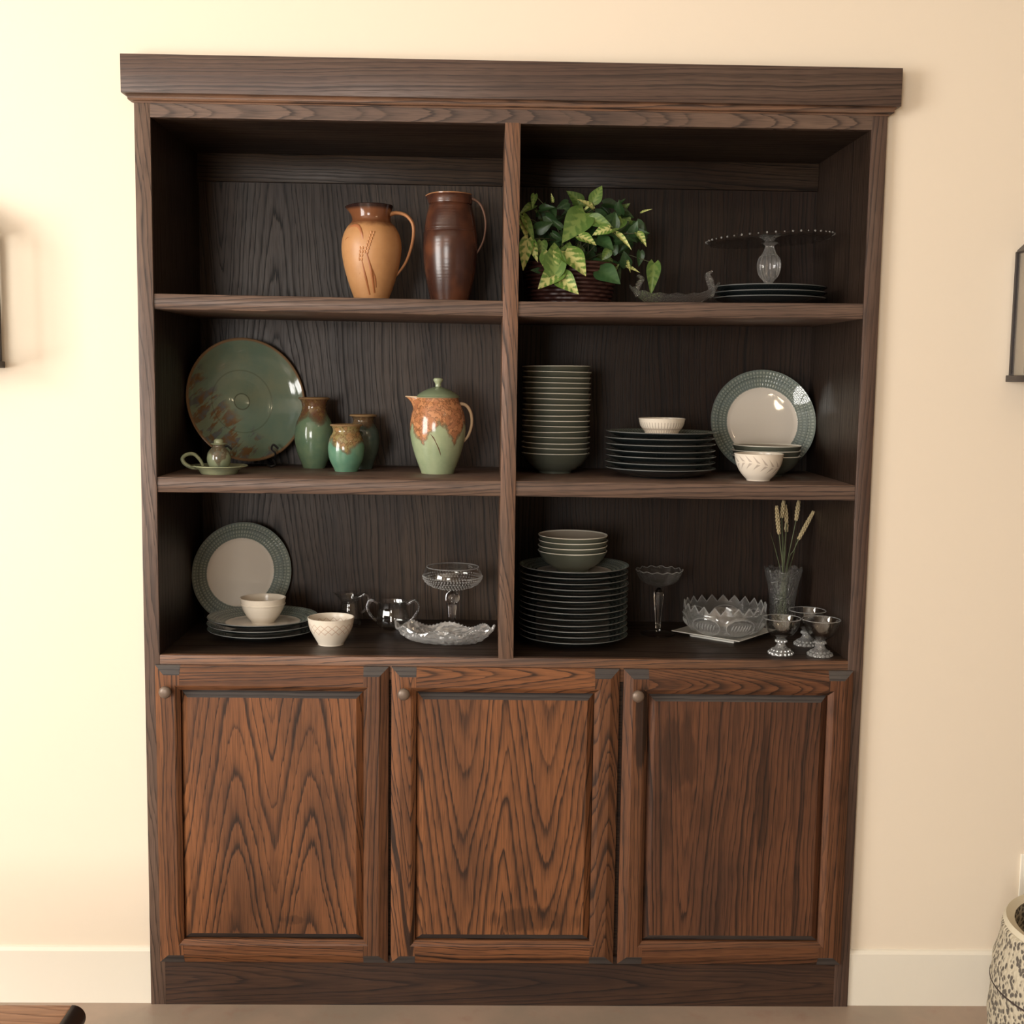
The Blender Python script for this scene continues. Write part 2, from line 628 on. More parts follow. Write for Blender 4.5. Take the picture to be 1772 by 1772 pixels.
end_grain = oak('oak_end_grain', 'x', ((9, 0.02),), slope=0, freq=60, light=(0.078, 0.068, 0.062), light2=(0.055, 0.048, 0.046), dark=(0.028, 0.024, 0.024), seed=30, rough=0.33)

# ------------------------------------------------------------------ built-in cabinet
cab = thing('built_in_cabinet', 'tall built-in dark oak display cabinet with open shelves above three doors', 'cabinet')
obj('stile', box(0, XI, 0, D + 0.01, 0, 2.112, 0.0012), oak_stile_l, cab)
obj('stile', box(XR, W, 0, D + 0.01, 0, 2.112, 0.0012), oak_stile_r, cab)
obj('divider', box(ML, MR, 0, D, ZB - 0.002, ZT + 0.002, 0.0010), oak_mid, cab)
obj('top_rail', box(XI - 0.0005, XR + 0.0005, 0.0004, 0.022, ZT, 2.112), oak_rail, cab)
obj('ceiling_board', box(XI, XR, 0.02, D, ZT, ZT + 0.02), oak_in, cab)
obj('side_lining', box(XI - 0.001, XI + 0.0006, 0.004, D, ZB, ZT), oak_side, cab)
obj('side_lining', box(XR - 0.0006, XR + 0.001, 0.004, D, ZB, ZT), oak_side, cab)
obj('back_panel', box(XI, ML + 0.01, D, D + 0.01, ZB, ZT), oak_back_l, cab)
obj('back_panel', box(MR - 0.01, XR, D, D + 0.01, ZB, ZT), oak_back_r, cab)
obj('cleat', box(XI, ML, D - 0.013, D, 1.999, ZT, 0.001), oak_cleat, cab)
obj('cleat', box(MR, XR - 0.001, D - 0.013, D, 1.999, ZT, 0.001), oak_cleat, cab)


def shelf(xa, xb, za, zb_, thick, mat):
    b = 0.0015
    prof = [(0.004 + b, 0), (0.004, -b), (0.004, -thick + b), (0.004 + b, -thick), (D, -thick), (D, 0)]
    vs = [(xa, yy, za + dz) for yy, dz in prof] + [(xb, yy, zb_ + dz) for yy, dz in prof]
    n = len(prof)
    fc = [(i, (i + 1) % n, n + (i + 1) % n, n + i) for i in range(n)] + [tuple(range(n))[::-1], tuple(range(n, 2 * n))]
    return mesh_from(vs, fc, sharp=50)


SH1L, SH1R = (S1T + 0.0022, S1T - 0.0026), (S1T - 0.0032, S1T + 0.0034)
obj('shelf', shelf(XI, ML, *SH1L, 0.0347, oak_shelf[0]), oak_shelf[0], cab)
obj('shelf', shelf(MR, XR, *SH1R, 0.0347, oak_shelf[1]), oak_shelf[1], cab)
obj('shelf', shelf(XI, ML, S2T, S2T, 0.0354, oak_shelf[2]), oak_shelf[2], cab)
obj('shelf', shelf(MR, XR, S2T, S2T - 0.001, 0.0354, oak_shelf[3]), oak_shelf[3], cab)


def z_s1(xx):
    a, b, (p, q) = (XI, ML, SH1L) if xx < 0.84 else (MR, XR, SH1R)
    return p + (q - p) * (xx - a) / (b - a)


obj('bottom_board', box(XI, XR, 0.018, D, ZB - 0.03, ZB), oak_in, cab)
obj('bottom_rail', box(XI - 0.0005, XR + 0.0005, 0.0005, 0.0185, 0.80, ZB, 0.001), oak_bot, cab)
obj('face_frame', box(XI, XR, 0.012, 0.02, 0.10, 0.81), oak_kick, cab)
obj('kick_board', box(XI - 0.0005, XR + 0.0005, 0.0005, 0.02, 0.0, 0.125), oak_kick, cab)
# crown
crown = obj('crown', box(-0.0222, W + 0.0222, -0.0222, WALL_Y + 0.01, 2.117, 2.1995, 0.001), oak_crown, cab)
rings = [(0.0195, 2.1172), (0.0150, 2.1160), (0.0120, 2.1125), (0.0108, 2.1085), (0.0112, 2.1070), (0.0098, 2.1045), (0.0065, 2.1030), (0.0025, 2.1028), (0.0015, 2.1000), (0.0, 2.0998)]
vs, fc = [], []
for (o_, zz) in rings:
    vs += [(-o_, WALL_Y + 0.005, zz), (-o_, -o_, zz), (W + o_, -o_, zz), (W + o_, WALL_Y + 0.005, zz)]
for i in range(len(rings) - 1):
    for k in range(3):
        fc.append((i * 4 + k, (i + 1) * 4 + k, (i + 1) * 4 + k + 1, i * 4 + k + 1))
obj('cove_moulding', mesh_from(vs, fc, sharp=35), oak_cove, cab)

# doors ------------------------------------------------------------
m_knob = plain('bronze_knob', (0.17, 0.125, 0.095), 0.42, metal=0.35)


def door(xa, xb, za, zb_, mats):
    """stiles run the full height, rails between them, raised panel; all outer edges chamfered"""
    w_, h_ = xb - xa, zb_ - za
    B, FI, FW, TH = 0.0215, 0.046, 0.058, 0.0205
    dB, dI = 0.0105, 0.0085

    def P(x_, z_, d):
        return (xa + x_, -TH + d, za + z_)
    d = bpy.data.objects.new('door', None)
    d.empty_display_size = 0.05
    COL.objects.link(d)
    d.parent = cab
    ms, mr, mp = mats
    for side in (0, 1):
        X = (lambda e: e) if side == 0 else (lambda e: w_ - e)
        v, f, mi = [], [], []

        def quad(pts, m=0):
            i = len(v)
            v.extend(P(X(a), b, c) for a, b, c in pts)
            f.append(tuple(range(i, i + len(pts))) if side == 0 else tuple(range(i, i + len(pts)))[::-1])
            mi.append(m)
        quad([(0, 0, dB), (B, B, 0), (B, h_ - B, 0), (0, h_, dB)])
        quad([(0, h_, dB), (B, h_ - B, 0), (FW, h_ - B, 0), (FW, h_, dB)], 1)
        quad([(0, 0, dB), (FW, 0, dB), (FW, B, 0), (B, B, 0)], 1)
        quad([(B, B, 0), (FI, B, 0), (FI, h_ - B, 0), (B, h_ - B, 0)])
        quad([(FI, B, 0), (FW, B, 0), (FW, FI, 0), (FI, FI, 0)])
        quad([(FI, h_ - FI, 0), (FW, h_ - FI, 0), (FW, h_ - B, 0), (FI, h_ - B, 0)])
        mid = (FI + 0.004, 0.0018)
        quad([(FI, FI, 0), (mid[0], mid[0], mid[1]), (mid[0], h_ - mid[0], mid[1]), (FI, h_ - FI, 0)])
        quad([(mid[0], mid[0], mid[1]), (FW, FW, dI), (FW, h_ - FW, dI), (mid[0], h_ - mid[0], mid[1])])
        quad([(FW, FW, dI), (FW, FW, 0.0185), (FW, h_ - FW, 0.0185), (FW, h_ - FW, dI)])
        quad([(0, 0, TH), (0, 0, dB), (0, h_, dB), (0, h_, TH)])
        quad([(0, h_, TH), (0, h_, dB), (FW, h_, dB), (FW, h_, TH)], 1)
        quad([(0, 0, dB), (0, 0, TH), (FW, 0, TH), (FW, 0, dB)], 1)
        me = mesh_from(v, f, mi, smooth=False)
        obj('door_stile', me, [ms[side], end_grain], d)
    for top in (0, 1):
        Z = (lambda e: e) if top == 0 else (lambda e: h_ - e)
        v, f = [], []
        g = 0.0005

        def quad(pts):
            i = len(v)
            v.extend(P(a, Z(b), c) for a, b, c in pts)
            f.append(tuple(range(i, i + len(pts))) if top == 0 else tuple(range(i, i + len(pts)))[::-1])
        m0 = FI + 0.004
        quad([(FW, 0, dB + g), (w_ - FW, 0, dB + g), (w_ - FW, B, g), (FW, B, g)])
        quad([(FW, B, g), (w_ - FW, B, g), (w_ - FW, FI, g), (FW, FI, g)])
        quad([(FI, FI, g), (w_ - FI, FI, g), (w_ - m0, m0, 0.0018 + g), (m0, m0, 0.0018 + g)])
        quad([(m0, m0, 0.0018 + g), (w_ - m0, m0, 0.0018 + g), (w_ - FW, FW, dI), (FW, FW, dI)])
        quad([(FW, FW, dI), (w_ - FW, FW, dI), (w_ - FW, FW, 0.0185), (FW, FW, 0.0185)])
        quad([(FW, 0, TH), (w_ - FW, 0, TH), (w_ - FW, 0, dB + g), (FW, 0, dB + g)])
        obj('door_rail', mesh_from(v, f, smooth=False), mr[top], d)
    a, b = FW + 0.0012, FW + 0.0165
    d0, d1 = 0.0165, 0.0045
    q = [(a, a, d0), (w_ - a, a, d0), (w_ - a, h_ - a, d0), (a, h_ - a, d0), (b, b, d1), (w_ - b, b, d1), (w_ - b, h_ - b, d1), (b, h_ - b, d1)]
    v = [P(*p) for p in q] + [P(p[0], p[1], TH) for p in q[:4]]
    f = [(4, 5, 6, 7), (0, 1, 5, 4), (1, 2, 6, 5), (2, 3, 7, 6), (3, 0, 4, 7), (8, 9, 1, 0), (9, 10, 2, 1), (10, 11, 3, 2), (11, 8, 0, 3), (11, 10, 9, 8)]
    obj('door_panel', mesh_from(v, f, [0, 1, 0, 1, 0, 1, 0, 1, 0, 0], smooth=False), [mp, end_grain], d)
    prof = smoothprof([(0.0, -0.001), (0.0075, 0.0), (0.0055, 0.008), (0.0085, 0.014), (0.0138, 0.019), (0.0135, 0.025), (0.008, 0.029), (0.0, 0.0302)], 4)
    kn = lathe(prof, 28)
    k = obj('knob', kn, m_knob, d)
    k.rotation_euler = (R_(90), 0, 0)
    k.location = (xa + 0.0305, -TH + 0.0005, zb_ - 0.0565)
    return d


def wood3(i, axis, **kw):
    base = dict(light=WL, light2=WL2, dark=WD)
    base.update(kw)
    return oak('oak_door_%s_%d' % (axis, i), axis, seed=50 + i, **base)


DZ0, DZ1 = 0.112, 0.833
p1 = oak('oak_panel_one', 'z', ((0.205, 0.026), (0.375, 0.028)), slope=9.0, freq=62, light=WL, light2=WL2, dark=WD, seed=61, wob=1.6, blot=0.25,
         spots=((0.33, 0.22, 0.035, 0.012, 0.35),))
p2 = oak('oak_panel_two', 'z', ((0.735, 0.024), (0.93, 0.028)), slope=-8.0, freq=62, light=WL, light2=WL2, dark=WD, seed=62, wob=1.6, blot=0.25,
         spots=((0.90, 0.225, 0.11, 0.030, 0.42),))
D3L, D3L2 = (0.135, 0.055, 0.027), (0.085, 0.038, 0.022)
p3 = oak('oak_panel_three', 'z', ((1.26, 0.02), (0.7, 0.02)), slope=-3.0, freq=75, light=D3L, light2=D3L2, dark=WD, seed=63, wob=1.5, blot=0.35,
         spots=((1.240, 0.635, 0.050, 0.095, 0.42), (1.44, 0.52, 0.012, 0.18, 0.5)))
door(0.0268, 0.5675, DZ0, DZ1, ((wood3(1, 'z', arches=((-0.2, .02),), slope=2), wood3(2, 'z', arches=((0.9, .02),), slope=3, light=WL2, light2=(0.12, 0.055, 0.03), blot=0.6)),
                                (wood3(3, 'x', arches=((0.0, .02),), slope=6), wood3(4, 'x', arches=((0.93, .02),), slope=4)), p1))
door(0.5745, 1.1065, DZ0, DZ1, ((wood3(5, 'z', arches=((0.604, .008),), slope=-13, freq=130), wood3(6, 'z', arches=((1.075, .010),), slope=17, freq=90, light=WL2)),
                                (wood3(7, 'x', arches=((0.05, .02),), slope=3), wood3(8, 'x', arches=((0.806, .012),), slope=13, freq=110)), p2))
door(1.1165, 1.6550, DZ0, DZ1, ((wood3(9, 'z', arches=((0.9, .02),), slope=2, light=WL2, light2=D3L, spots=((1.150, 0.69, 0.02, 0.11, 0.85),)), wood3(10, 'z', arches=((1.9, .02),), slope=3, light=WL2, light2=D3L, blot=0.5)),
                                (wood3(11, 'x', arches=((0.2, .02),), slope=5, light=D3L), wood3(12, 'x', arches=((0.78, .012),), slope=22, freq=110, light=WL2, light2=D3L)), p3))

# ------------------------------------------------------------------ glazes


def glaze(name, base, base2, drip, drip2, z0, z1, teeth=5.0, amp=0.02, rough=0.12, extra=None):
    """pottery glaze: green body, brown shoulder running down in leaf-like tongues"""
    t = NT(name)
    co, x, y, z = t.obj()
    ang = t.math('ARCTAN2', y, x)
    n = t.noise(co, 28.0, 4.0, 0.6)
    n2 = t.noise(co, 70.0, 3.0, 0.6)
    tri = t.math('PINGPONG', t.math('MULTIPLY_ADD', ang, teeth / 6.2832 * 2, 0.35), 1.0)
    zz = t.math('MULTIPLY_ADD', tri, amp, z)
    zz = t.math('MULTIPLY_ADD', t.math('SUBTRACT', n, 0.5), amp * 1.6, zz)
    m = t.step(zz, z0, z1)
    body = t.mix(t.step(n, 0.35, 0.7), base, base2)
    vein = t.math('MULTIPLY', t.math('SUBTRACT', 1.0, t.step(t.math('ABSOLUTE', t.math('SUBTRACT', n2, 0.5)), 0.0, 0.06)), 0.7)
    sh = t.mix(t.step(n2, 0.4, 0.65), drip, drip2)
    sh = t.mix(vein, sh, (0.10, 0.045, 0.02))
    edge = t.math('MULTIPLY', t.math('MULTIPLY', m, t.math('SUBTRACT', 1.0, m)), 2.6, clamp=True)
    c = t.mix(m, body, sh)
    c = t.mix(t.math('MULTIPLY', edge, 0.8), c, (0.09, 0.05, 0.03))
    t.out(c, rough, spec=0.6)
    t.bump(n, 0.08, 0.004)
    return t.m


SAGE, SAGE2 = (0.235, 0.290, 0.165), (0.165, 0.235, 0.145)

# --- tan pitcher with wheat
X_, Y_ = at_y(643, 480, 0.24).x, 0.24
base = Vector((X_, Y_, z_s1(X_)))
k = kpx(base)
V0 = 522.0
t = NT('tan_stoneware')
co, x, y, z = t.obj()
n = t.noise(co, 45.0, 4.0, 0.6)
zz = t.math('MULTIPLY_ADD', t.math('SUBTRACT', n, 0.5), 0.018, z)
zn = (V0 - 388) / k
c = t.mix(t.step(zz, zn - 0.012, zn + 0.006), t.mix(n, (0.56, 0.295, 0.125), (0.45, 0.215, 0.085)), (0.17, 0.065, 0.028))
c = t.mix(t.step(z, (V0 - 366) / k, (V0 - 359) / k), c, (0.025, 0.012, 0.010))
t.out(c, t.ramp(t.step(z, zn - 0.004, zn + 0.01), ((0, 0.42), (1, 0.14))))
m_tan = t.m
m_tan_handle = plain('tan_handle_glaze', (0.50, 0.24, 0.11), 0.35)
pit = thing('pitcher', 'tan stoneware pitcher with dark neck and wheat ear relief on upper shelf', 'pitcher', base)
outer = smoothprof(px_prof(k, V0, [(27, 522), (30, 513), (40, 485), (48, 455), (51.5, 428), (49, 408), (42, 393), (34.5, 384), (32.5, 376), (34, 366), (37, 356)]), 5)
top = len(shell(outer, 0.005, 0.012))


def spout(dirn, zmin, zmax, ext, lift, wid=0.45):
    def f(a, i, r, z):
        da = (a - dirn + math.pi) % (2 * math.pi) - math.pi
        wgt = math.exp(-(da / wid) ** 2)
        s = max(0.0, min(1.0, (z - zmin) / (zmax - zmin))) ** 1.6
        return r + ext * wgt * s, z + lift * wgt * s
    return f


obj('body', lathe(shell(outer, 0.005, 0.012), 72, spout(math.pi, (V0 - 384) / k, (V0 - 356) / k, 0.013, -0.004)), m_tan, pit)


def hpath(pts, u0):
    return [((u - u0) / k, 0, (V0 - v) / k) for u, v in pts]


obj('handle', tube(hpath([(672, 371), (685, 367), (702, 371), (713, 384), (715, 402), (711, 425), (702, 450), (690, 468), (682, 478)], 643), [0.0075, 0.006, 0.0055, 0.005, 0.0042, 0.002], 12, (1.5, 0.75)), m_tan_handle, pit)


def radius_at(o_, z_):
    for (r0, z0_), (r1, z1_) in zip(o_, o_[1:]):
        if z0_ <= z_ <= z1_ and z1_ > z0_:
            return r0 + (r1 - r0) * (z_ - z0_) / (z1_ - z0_)
    return o_[-1][0]


def on_body(u, v, u0=643.0, lift=0.0):
    z_ = (V0 - v) / k
    r_ = radius_at(outer, z_)
    xx = max(-0.98 * r_, min(0.98 * r_, (u - u0) / k))
    yy = -math.sqrt(r_ * r_ - xx * xx)
    nrm = Vector((xx, yy, 0)).normalized()
    return Vector((xx, yy, z_)) + nrm * lift


m_wheat_r = plain('wheat_relief_brown', (0.33, 0.115, 0.035), 0.45)
m_seed_r = plain('wheat_relief_tan', (0.50, 0.225, 0.085), 0.4)
for pts, r_ in (([(631, 452), (637, 480), (643, 508)], 0.0034), ([(639, 438), (647, 470), (651, 505)], 0.0040), ([(642, 440), (652, 478), (654, 496)], 0.0026),
                ([(634, 446), (628, 470), (625, 478)], 0.0012), ([(598, 426), (603, 415), (609, 413)], 0.0018)):
    obj('wheat_stem', tube([on_body(u, v, lift=-0.0012) for u, v in pts], [r_ * 0.6, r_, r_ * 0.7], 8, (1, 1)), m_wheat_r, pit)
leafp = [(600, 402), (612, 394), (624, 395), (631, 408), (634, 424)]
obj('wheat_leaf', tube([on_body(u, v, lift=-0.0015) for u, v in leafp], [0.001, 0.0032, 0.0045, 0.0035, 0.001], 8), plain('wheat_leaf_red', (0.40, 0.15, 0.06), 0.4), pit)
sb = bmesh.new()
for (ua, va, ub, vb, nn) in ((639, 438, 649, 406, 7), (629, 450, 631, 432, 4)):
    for i in range(nn):
        for sx in (-2.2, 2.2):
            f_ = i / (nn - 1)
            c_ = on_body(ua + (ub - ua) * f_ + sx, va + (vb - va) * f_, lift=0.0003)
            mtx = Matrix.Translation(c_) @ Matrix.Rotation(R_(18 if sx > 0 else -8), 4, 'Y') @ Matrix.Diagonal((0.0024, 0.0016, 0.0042, 1))
            bmesh.ops.create_icosphere(sb, subdivisions=2, radius=1.0, matrix=mtx)
me = bpy.data.meshes.new('mesh')
sb.to_mesh(me)
sb.free()
obj('wheat_ear', me, m_seed_r, pit)

# --- dark brown jug
X_, Y_ = at_y(779, 430, 0.27).x, 0.27
base = Vector((X_, Y_, z_s1(X_)))
k = kpx(base)
V0 = 530.0
t = NT('dark_brown_glaze')
co, x, y, z = t.obj()
n = t.noise(t.xyz(t.math('MULTIPLY', x, 3.0), t.math('MULTIPLY', y, 3.0), t.math('MULTIPLY', z, 160.0)), 1.0, 3.0)
n3 = t.noise(co, 14.0, 2.0)
t.out(t.mix(t.step(n3, 0.42, 0.7), (0.052, 0.020, 0.013), (0.12, 0.042, 0.02)), 0.25, spec=0.6)
t.bump(n, 0.12, 0.003)
m_jug = t.m
jug = thing('jug', 'tall dark brown glazed jug with a thin strap handle', 'jug', base)
outer = px_prof(k, V0, [(32, 530), (33, 522), (38, 500), (43.5, 470), (46.5, 440), (46.5, 420)])
outer = smoothprof(outer, 5) + px_prof(k, V0, [(46, 406), (44.8, 404.5), (45.2, 403), (44.4, 401.5), (44.8, 399.5)]) + smoothprof(px_prof(k, V0, [(44.4, 398), (42, 382), (38.5, 368), (36.6, 360)]), 4) + \
    px_prof(k, V0, [(35.6, 358.5), (37.4, 357), (37.6, 350), (36.5, 342)])
obj('body', lathe(shell(outer, 0.005, 0.012), 72, spout(math.pi, (V0 - 358) / k, (V0 - 342) / k, 0.009, -0.004, 0.35)), m_jug, jug)
obj('rim', lathe([((36.6) / k, (V0 - 342.2) / k), (36.9 / k, (V0 - 340.6) / k), (34.5 / k, (V0 - 340) / k), (32.6 / k, (V0 - 341.5) / k)], 72,
                 spout(math.pi, (V0 - 358) / k, (V0 - 342) / k, 0.009, -0.004, 0.35)), plain('jug_rim_glaze', (0.34, 0.16, 0.075), 0.2), jug)
obj('handle', tube(hpath([(810, 347), (820, 349), (831, 358), (838, 376), (839.5, 395), (836, 417), (828, 434), (819, 447), (815, 456)], 779), [0.0055, 0.004, 0.0033, 0.003, 0.003, 0.0015], 12, (2.2, 0.8)), plain('jug_handle_glaze', (0.27, 0.16, 0.115), 0.22), jug)

# ------------------------------------------------------------------ plates and bowls
PR = 0.136


def plate_mat():
    t = NT('plate_face_glaze')
    co, x, y, z = t.obj()
    r = t.math('SQRT', t.math('ADD', t.math('MULTIPLY', x, x), t.math('MULTIPLY', y, y)))
    ang = t.math('ARCTAN2', y, x)
    rag = t.noise(t.xyz(t.math('MULTIPLY', ang, 24.0), 0.0, 0.0), 1.0, 1.0)
    rr = t.math('MULTIPLY_ADD', t.math('SUBTRACT', rag, 0.5), 0.004, r)
    white = t.math('SUBTRACT', 1.0, t.step(rr, 0.0905, 0.093))
    tick = t.math('PINGPONG', t.math('MULTIPLY', ang, 92 / 6.2832 * 2), 1.0)
    row = t.math('PINGPONG', t.math('MULTIPLY', r, 2 / 0.0095), 1.0)
    cell = t.math('MULTIPLY', t.step(tick, 0.25, 0.6), t.step(row, 0.2, 0.55))
    n = t.noise(co, 30.0, 3.0)
    band = t.math('SUBTRACT', 1.0, t.step(t.math('ABSOLUTE', t.math('SUBTRACT', r, 0.117)), 0.0003, 0.0014))
    green = t.mix(cell, (0.150, 0.180, 0.155), (0.295, 0.325, 0.275))
    green = t.mix(t.math('MULTIPLY', t.step(n, 0.4, 0.7), 0.45), green, (0.165, 0.205, 0.20))
    green = t.mix(t.math('MULTIPLY', band, 0.7), green, (0.04, 0.055, 0.05))
    t.out(t.mix(white, green, (0.70, 0.63, 0.54)), 0.02, spec=0.55)
    t.bump(t.math('MULTIPLY', cell, t.math('SUBTRACT', 1.0, white)), 0.5, 0.0016)
    return t.m


m_pface = plate_mat()
m_slate = plain('slate_black_glaze', (0.010, 0.013, 0.014), 0.16, spec=0.5)
m_rimg = plain('plate_rim_glint', (0.15, 0.155, 0.15), 0.2)  # light grey edge paints in window reflections on the dark plates
PROF_PLATE = [(0, 0.002), (0.066, 0.002), (0.070, 0.0), (0.074, 0.0), (0.077, 0.003), (0.092, 0.0045), (0.110, 0.010), (0.128, 0.0175), (0.1352, 0.0212),
              (PR, 0.0224), (0.1353, 0.0234), (0.128, 0.0207), (0.110, 0.0135), (0.093, 0.0082), (0.0865, 0.0066), (0.083, 0.00605), (0.080, 0.0060), (0, 0.0060)]
plate_me = lathe(PROF_PLATE, 80, mi=lambda i: 0 if i < 8 else (1 if i < 10 else 2))
for m_ in (m_slate, m_rimg, m_pface):
    plate_me.materials.append(m_)

m_bowl_out = plain('bowl_slate_green_glaze', (0.085, 0.092, 0.070), 0.3)
m_bowl_rim = plain('bowl_rim_glaze', (0.80, 0.77, 0.66), 0.2)
m_bowl_in = plain('bowl_cream_glaze', (0.42, 0.37, 0.30), 0.2)
PROF_BOWL = [(0, 0.002), (0.034, 0.002), (0.036, 0.0), (0.040, 0.0), (0.041, 0.005), (0.052, 0.011), (0.066, 0.021), (0.077, 0.034), (0.083, 0.045),
             (0.0856, 0.0500), (0.0862, 0.0516), (0.0848, 0.0522), (0.0822, 0.0495), (0.075, 0.036), (0.064, 0.024), (0.05, 0.0145), (0.03, 0.0095), (0, 0.009)]
bowl_me = lathe(PROF_BOWL, 64, mi=lambda i: 0 if i < 9 else (1 if i < 12 else 2))
for m_ in (m_bowl_out, m_bowl_rim, m_bowl_in):
    bowl_me.materials.append(m_)


def stack(me, name, cat, n, x_, y_, z_, pitch, label, group, jit=0.0, tilt=0.0):
    """a stack built from the shelf up; label(ordinal from the top)"""
    for i in range(n):
        o = obj(name, me, [], None)
        o.location = (x_ + random.uniform(-jit, jit), y_ + random.uniform(-jit, jit), z_ + i * pitch)
        o.rotation_euler = (R_(random.uniform(-tilt, tilt)) if i else 0, R_(random.uniform(-tilt, tilt)) if i else 0, random.uniform(0, 6.28))
        tag(o, label(ORD[n - 1 - i]), cat, group)


def ordl(fmt, last):
    def f(o_):
        return fmt % ('topmost' if o_ == 'topmost' else (last if last == o_ else o_ + ' from top'))
    return f


q, kk = stand(962, 820, S2T, 27)
stack(bowl_me, 'bowl', 'bowl', 17, q.x, q.y, S2T, 0.01345, lambda o_: '%s slate green bowl %s tall stack beside centre divider' % (o_, 'of the' if o_ == 'topmost' else 'from the top of the'), 'bowls in the tall stack', 0.0010, 0.8)
q, kk = stand(1148, 828, S2T, 50)
P7 = q
stack(plate_me, 'dinner_plate', 'plate', 7, q.x, q.y, S2T, 0.0147, lambda o_: '%s dark plate %s stack holding a ribbed white bowl' % (o_, 'of the' if o_ == 'topmost' else 'from the top of the'), 'plates under the ribbed bowl', 0.002, 0.4)
q, kk = stand(994, 1121, ZB, 52)
P13 = q
stack(plate_me, 'dinner_plate', 'plate', 13, q.x, q.y, ZB, 0.0143, lambda o_: '%s dark plate %s tall stack under four slate bowls' % (o_, 'of the' if o_ == 'topmost' else 'from the top of the'), 'plates in the tall stack', 0.0012, 0.25)
zt = ZB + 12 * 0.0143 + 0.0062
stack(bowl_me, 'bowl', 'bowl', 4, q.x - 0.003, q.y + 0.004, zt, 0.0130, lambda o_: '%s slate bowl %s four on a tall plate stack' % (o_, 'of the' if o_ == 'topmost' else 'from the top of the'), 'bowls on the tall plate stack', 0.0008, 0.5)
q, kk = stand(446, 1111, ZB, 50)
P3 = q
stack(plate_me, 'dinner_plate', 'plate', 3, q.x, q.y, ZB, 0.0147, lambda o_: '%s plate %s low stack carrying a plain white bowl' % (o_, 'of the' if o_ == 'topmost' else 'from the top of the'), 'plates under the plain white bowl', 0.0015, 0.3)
# three plates under the cake stand (upper shelf)
X_ = at_y(1332, 505, 0.21).x
PC = Vector((X_, 0.21, z_s1(X_)))
stack(plate_me, 'dinner_plate', 'plate', 3, PC.x, PC.y, PC.z, 0.0130, lambda o_: '%s black plate %s stack below the glass cake stand' % (o_, 'of the' if o_ == 'topmost' else 'from the top of the'), 'plates under the cake stand', 0.001, 0.2)
# three bowls in front of the upright plate
q = at_z(1326, 800, S2T)
PB = Vector((at_y(1326, 790, 0.258).x, 0.258, S2T))
stack(bowl_me, 'bowl', 'bowl', 3, PB.x, PB.y, S2T, 0.0130, lambda o_: '%s cream-lined slate bowl %s three before the upright plate' % (o_, 'of the' if o_ == 'topmost' else 'from the top of the'), 'bowls before the upright plate', 0.0005, 0.3)


def lean(cx, cy, zs, yaw, th, sc, label):
    """a plate propped upright in the cabinet, its lower edge on the shelf"""
    n = Vector((math.sin(yaw) * math.cos(th), -math.cos(yaw) * math.cos(th), math.sin(th)))
    upv = Vector((-math.sin(yaw) * math.sin(th), math.cos(yaw) * math.sin(th), math.cos(th)))
    c_ = Vector((cx, cy, zs)) + Vector((0, 0, 1)) * (PR * sc * math.cos(th))
    o = obj('dinner_plate', plate_me, [], None)
    xa_ = upv.cross(n)
    o.matrix_world = Matrix.Translation(c_ - n * 0.0224 * sc) @ Matrix(((xa_.x, upv.x, n.x, 0), (xa_.y, upv.y, n.y, 0), (xa_.z, upv.z, n.z, 0), (0, 0, 0, 1))) @ Matrix.Scale(sc, 4)
    tag(o, label, 'plate', 'plates propped upright')
    return o


lean(1.506, 0.365, S2T, R_(-1), R_(13), 1.005, 'upright plate with embossed green rim and cream centre behind three bowls')
lean(0.1545, 0.374, ZB, R_(29), R_(1.5), 0.985, 'upright plate with green rim leaning behind the low plate stack')

# --- small white bowls
m_white = plain('white_porcelain', (0.74, 0.66, 0.55), 0.22, spec=0.5)


def small_bowl_prof(r, h, foot):
    return shell(smoothprof([(foot, 0.0), (foot * 1.03, h * 0.05), (r * 0.72, h * 0.28), (r * 0.92, h * 0.62), (r, h)], 5), 0.003, 0.006)


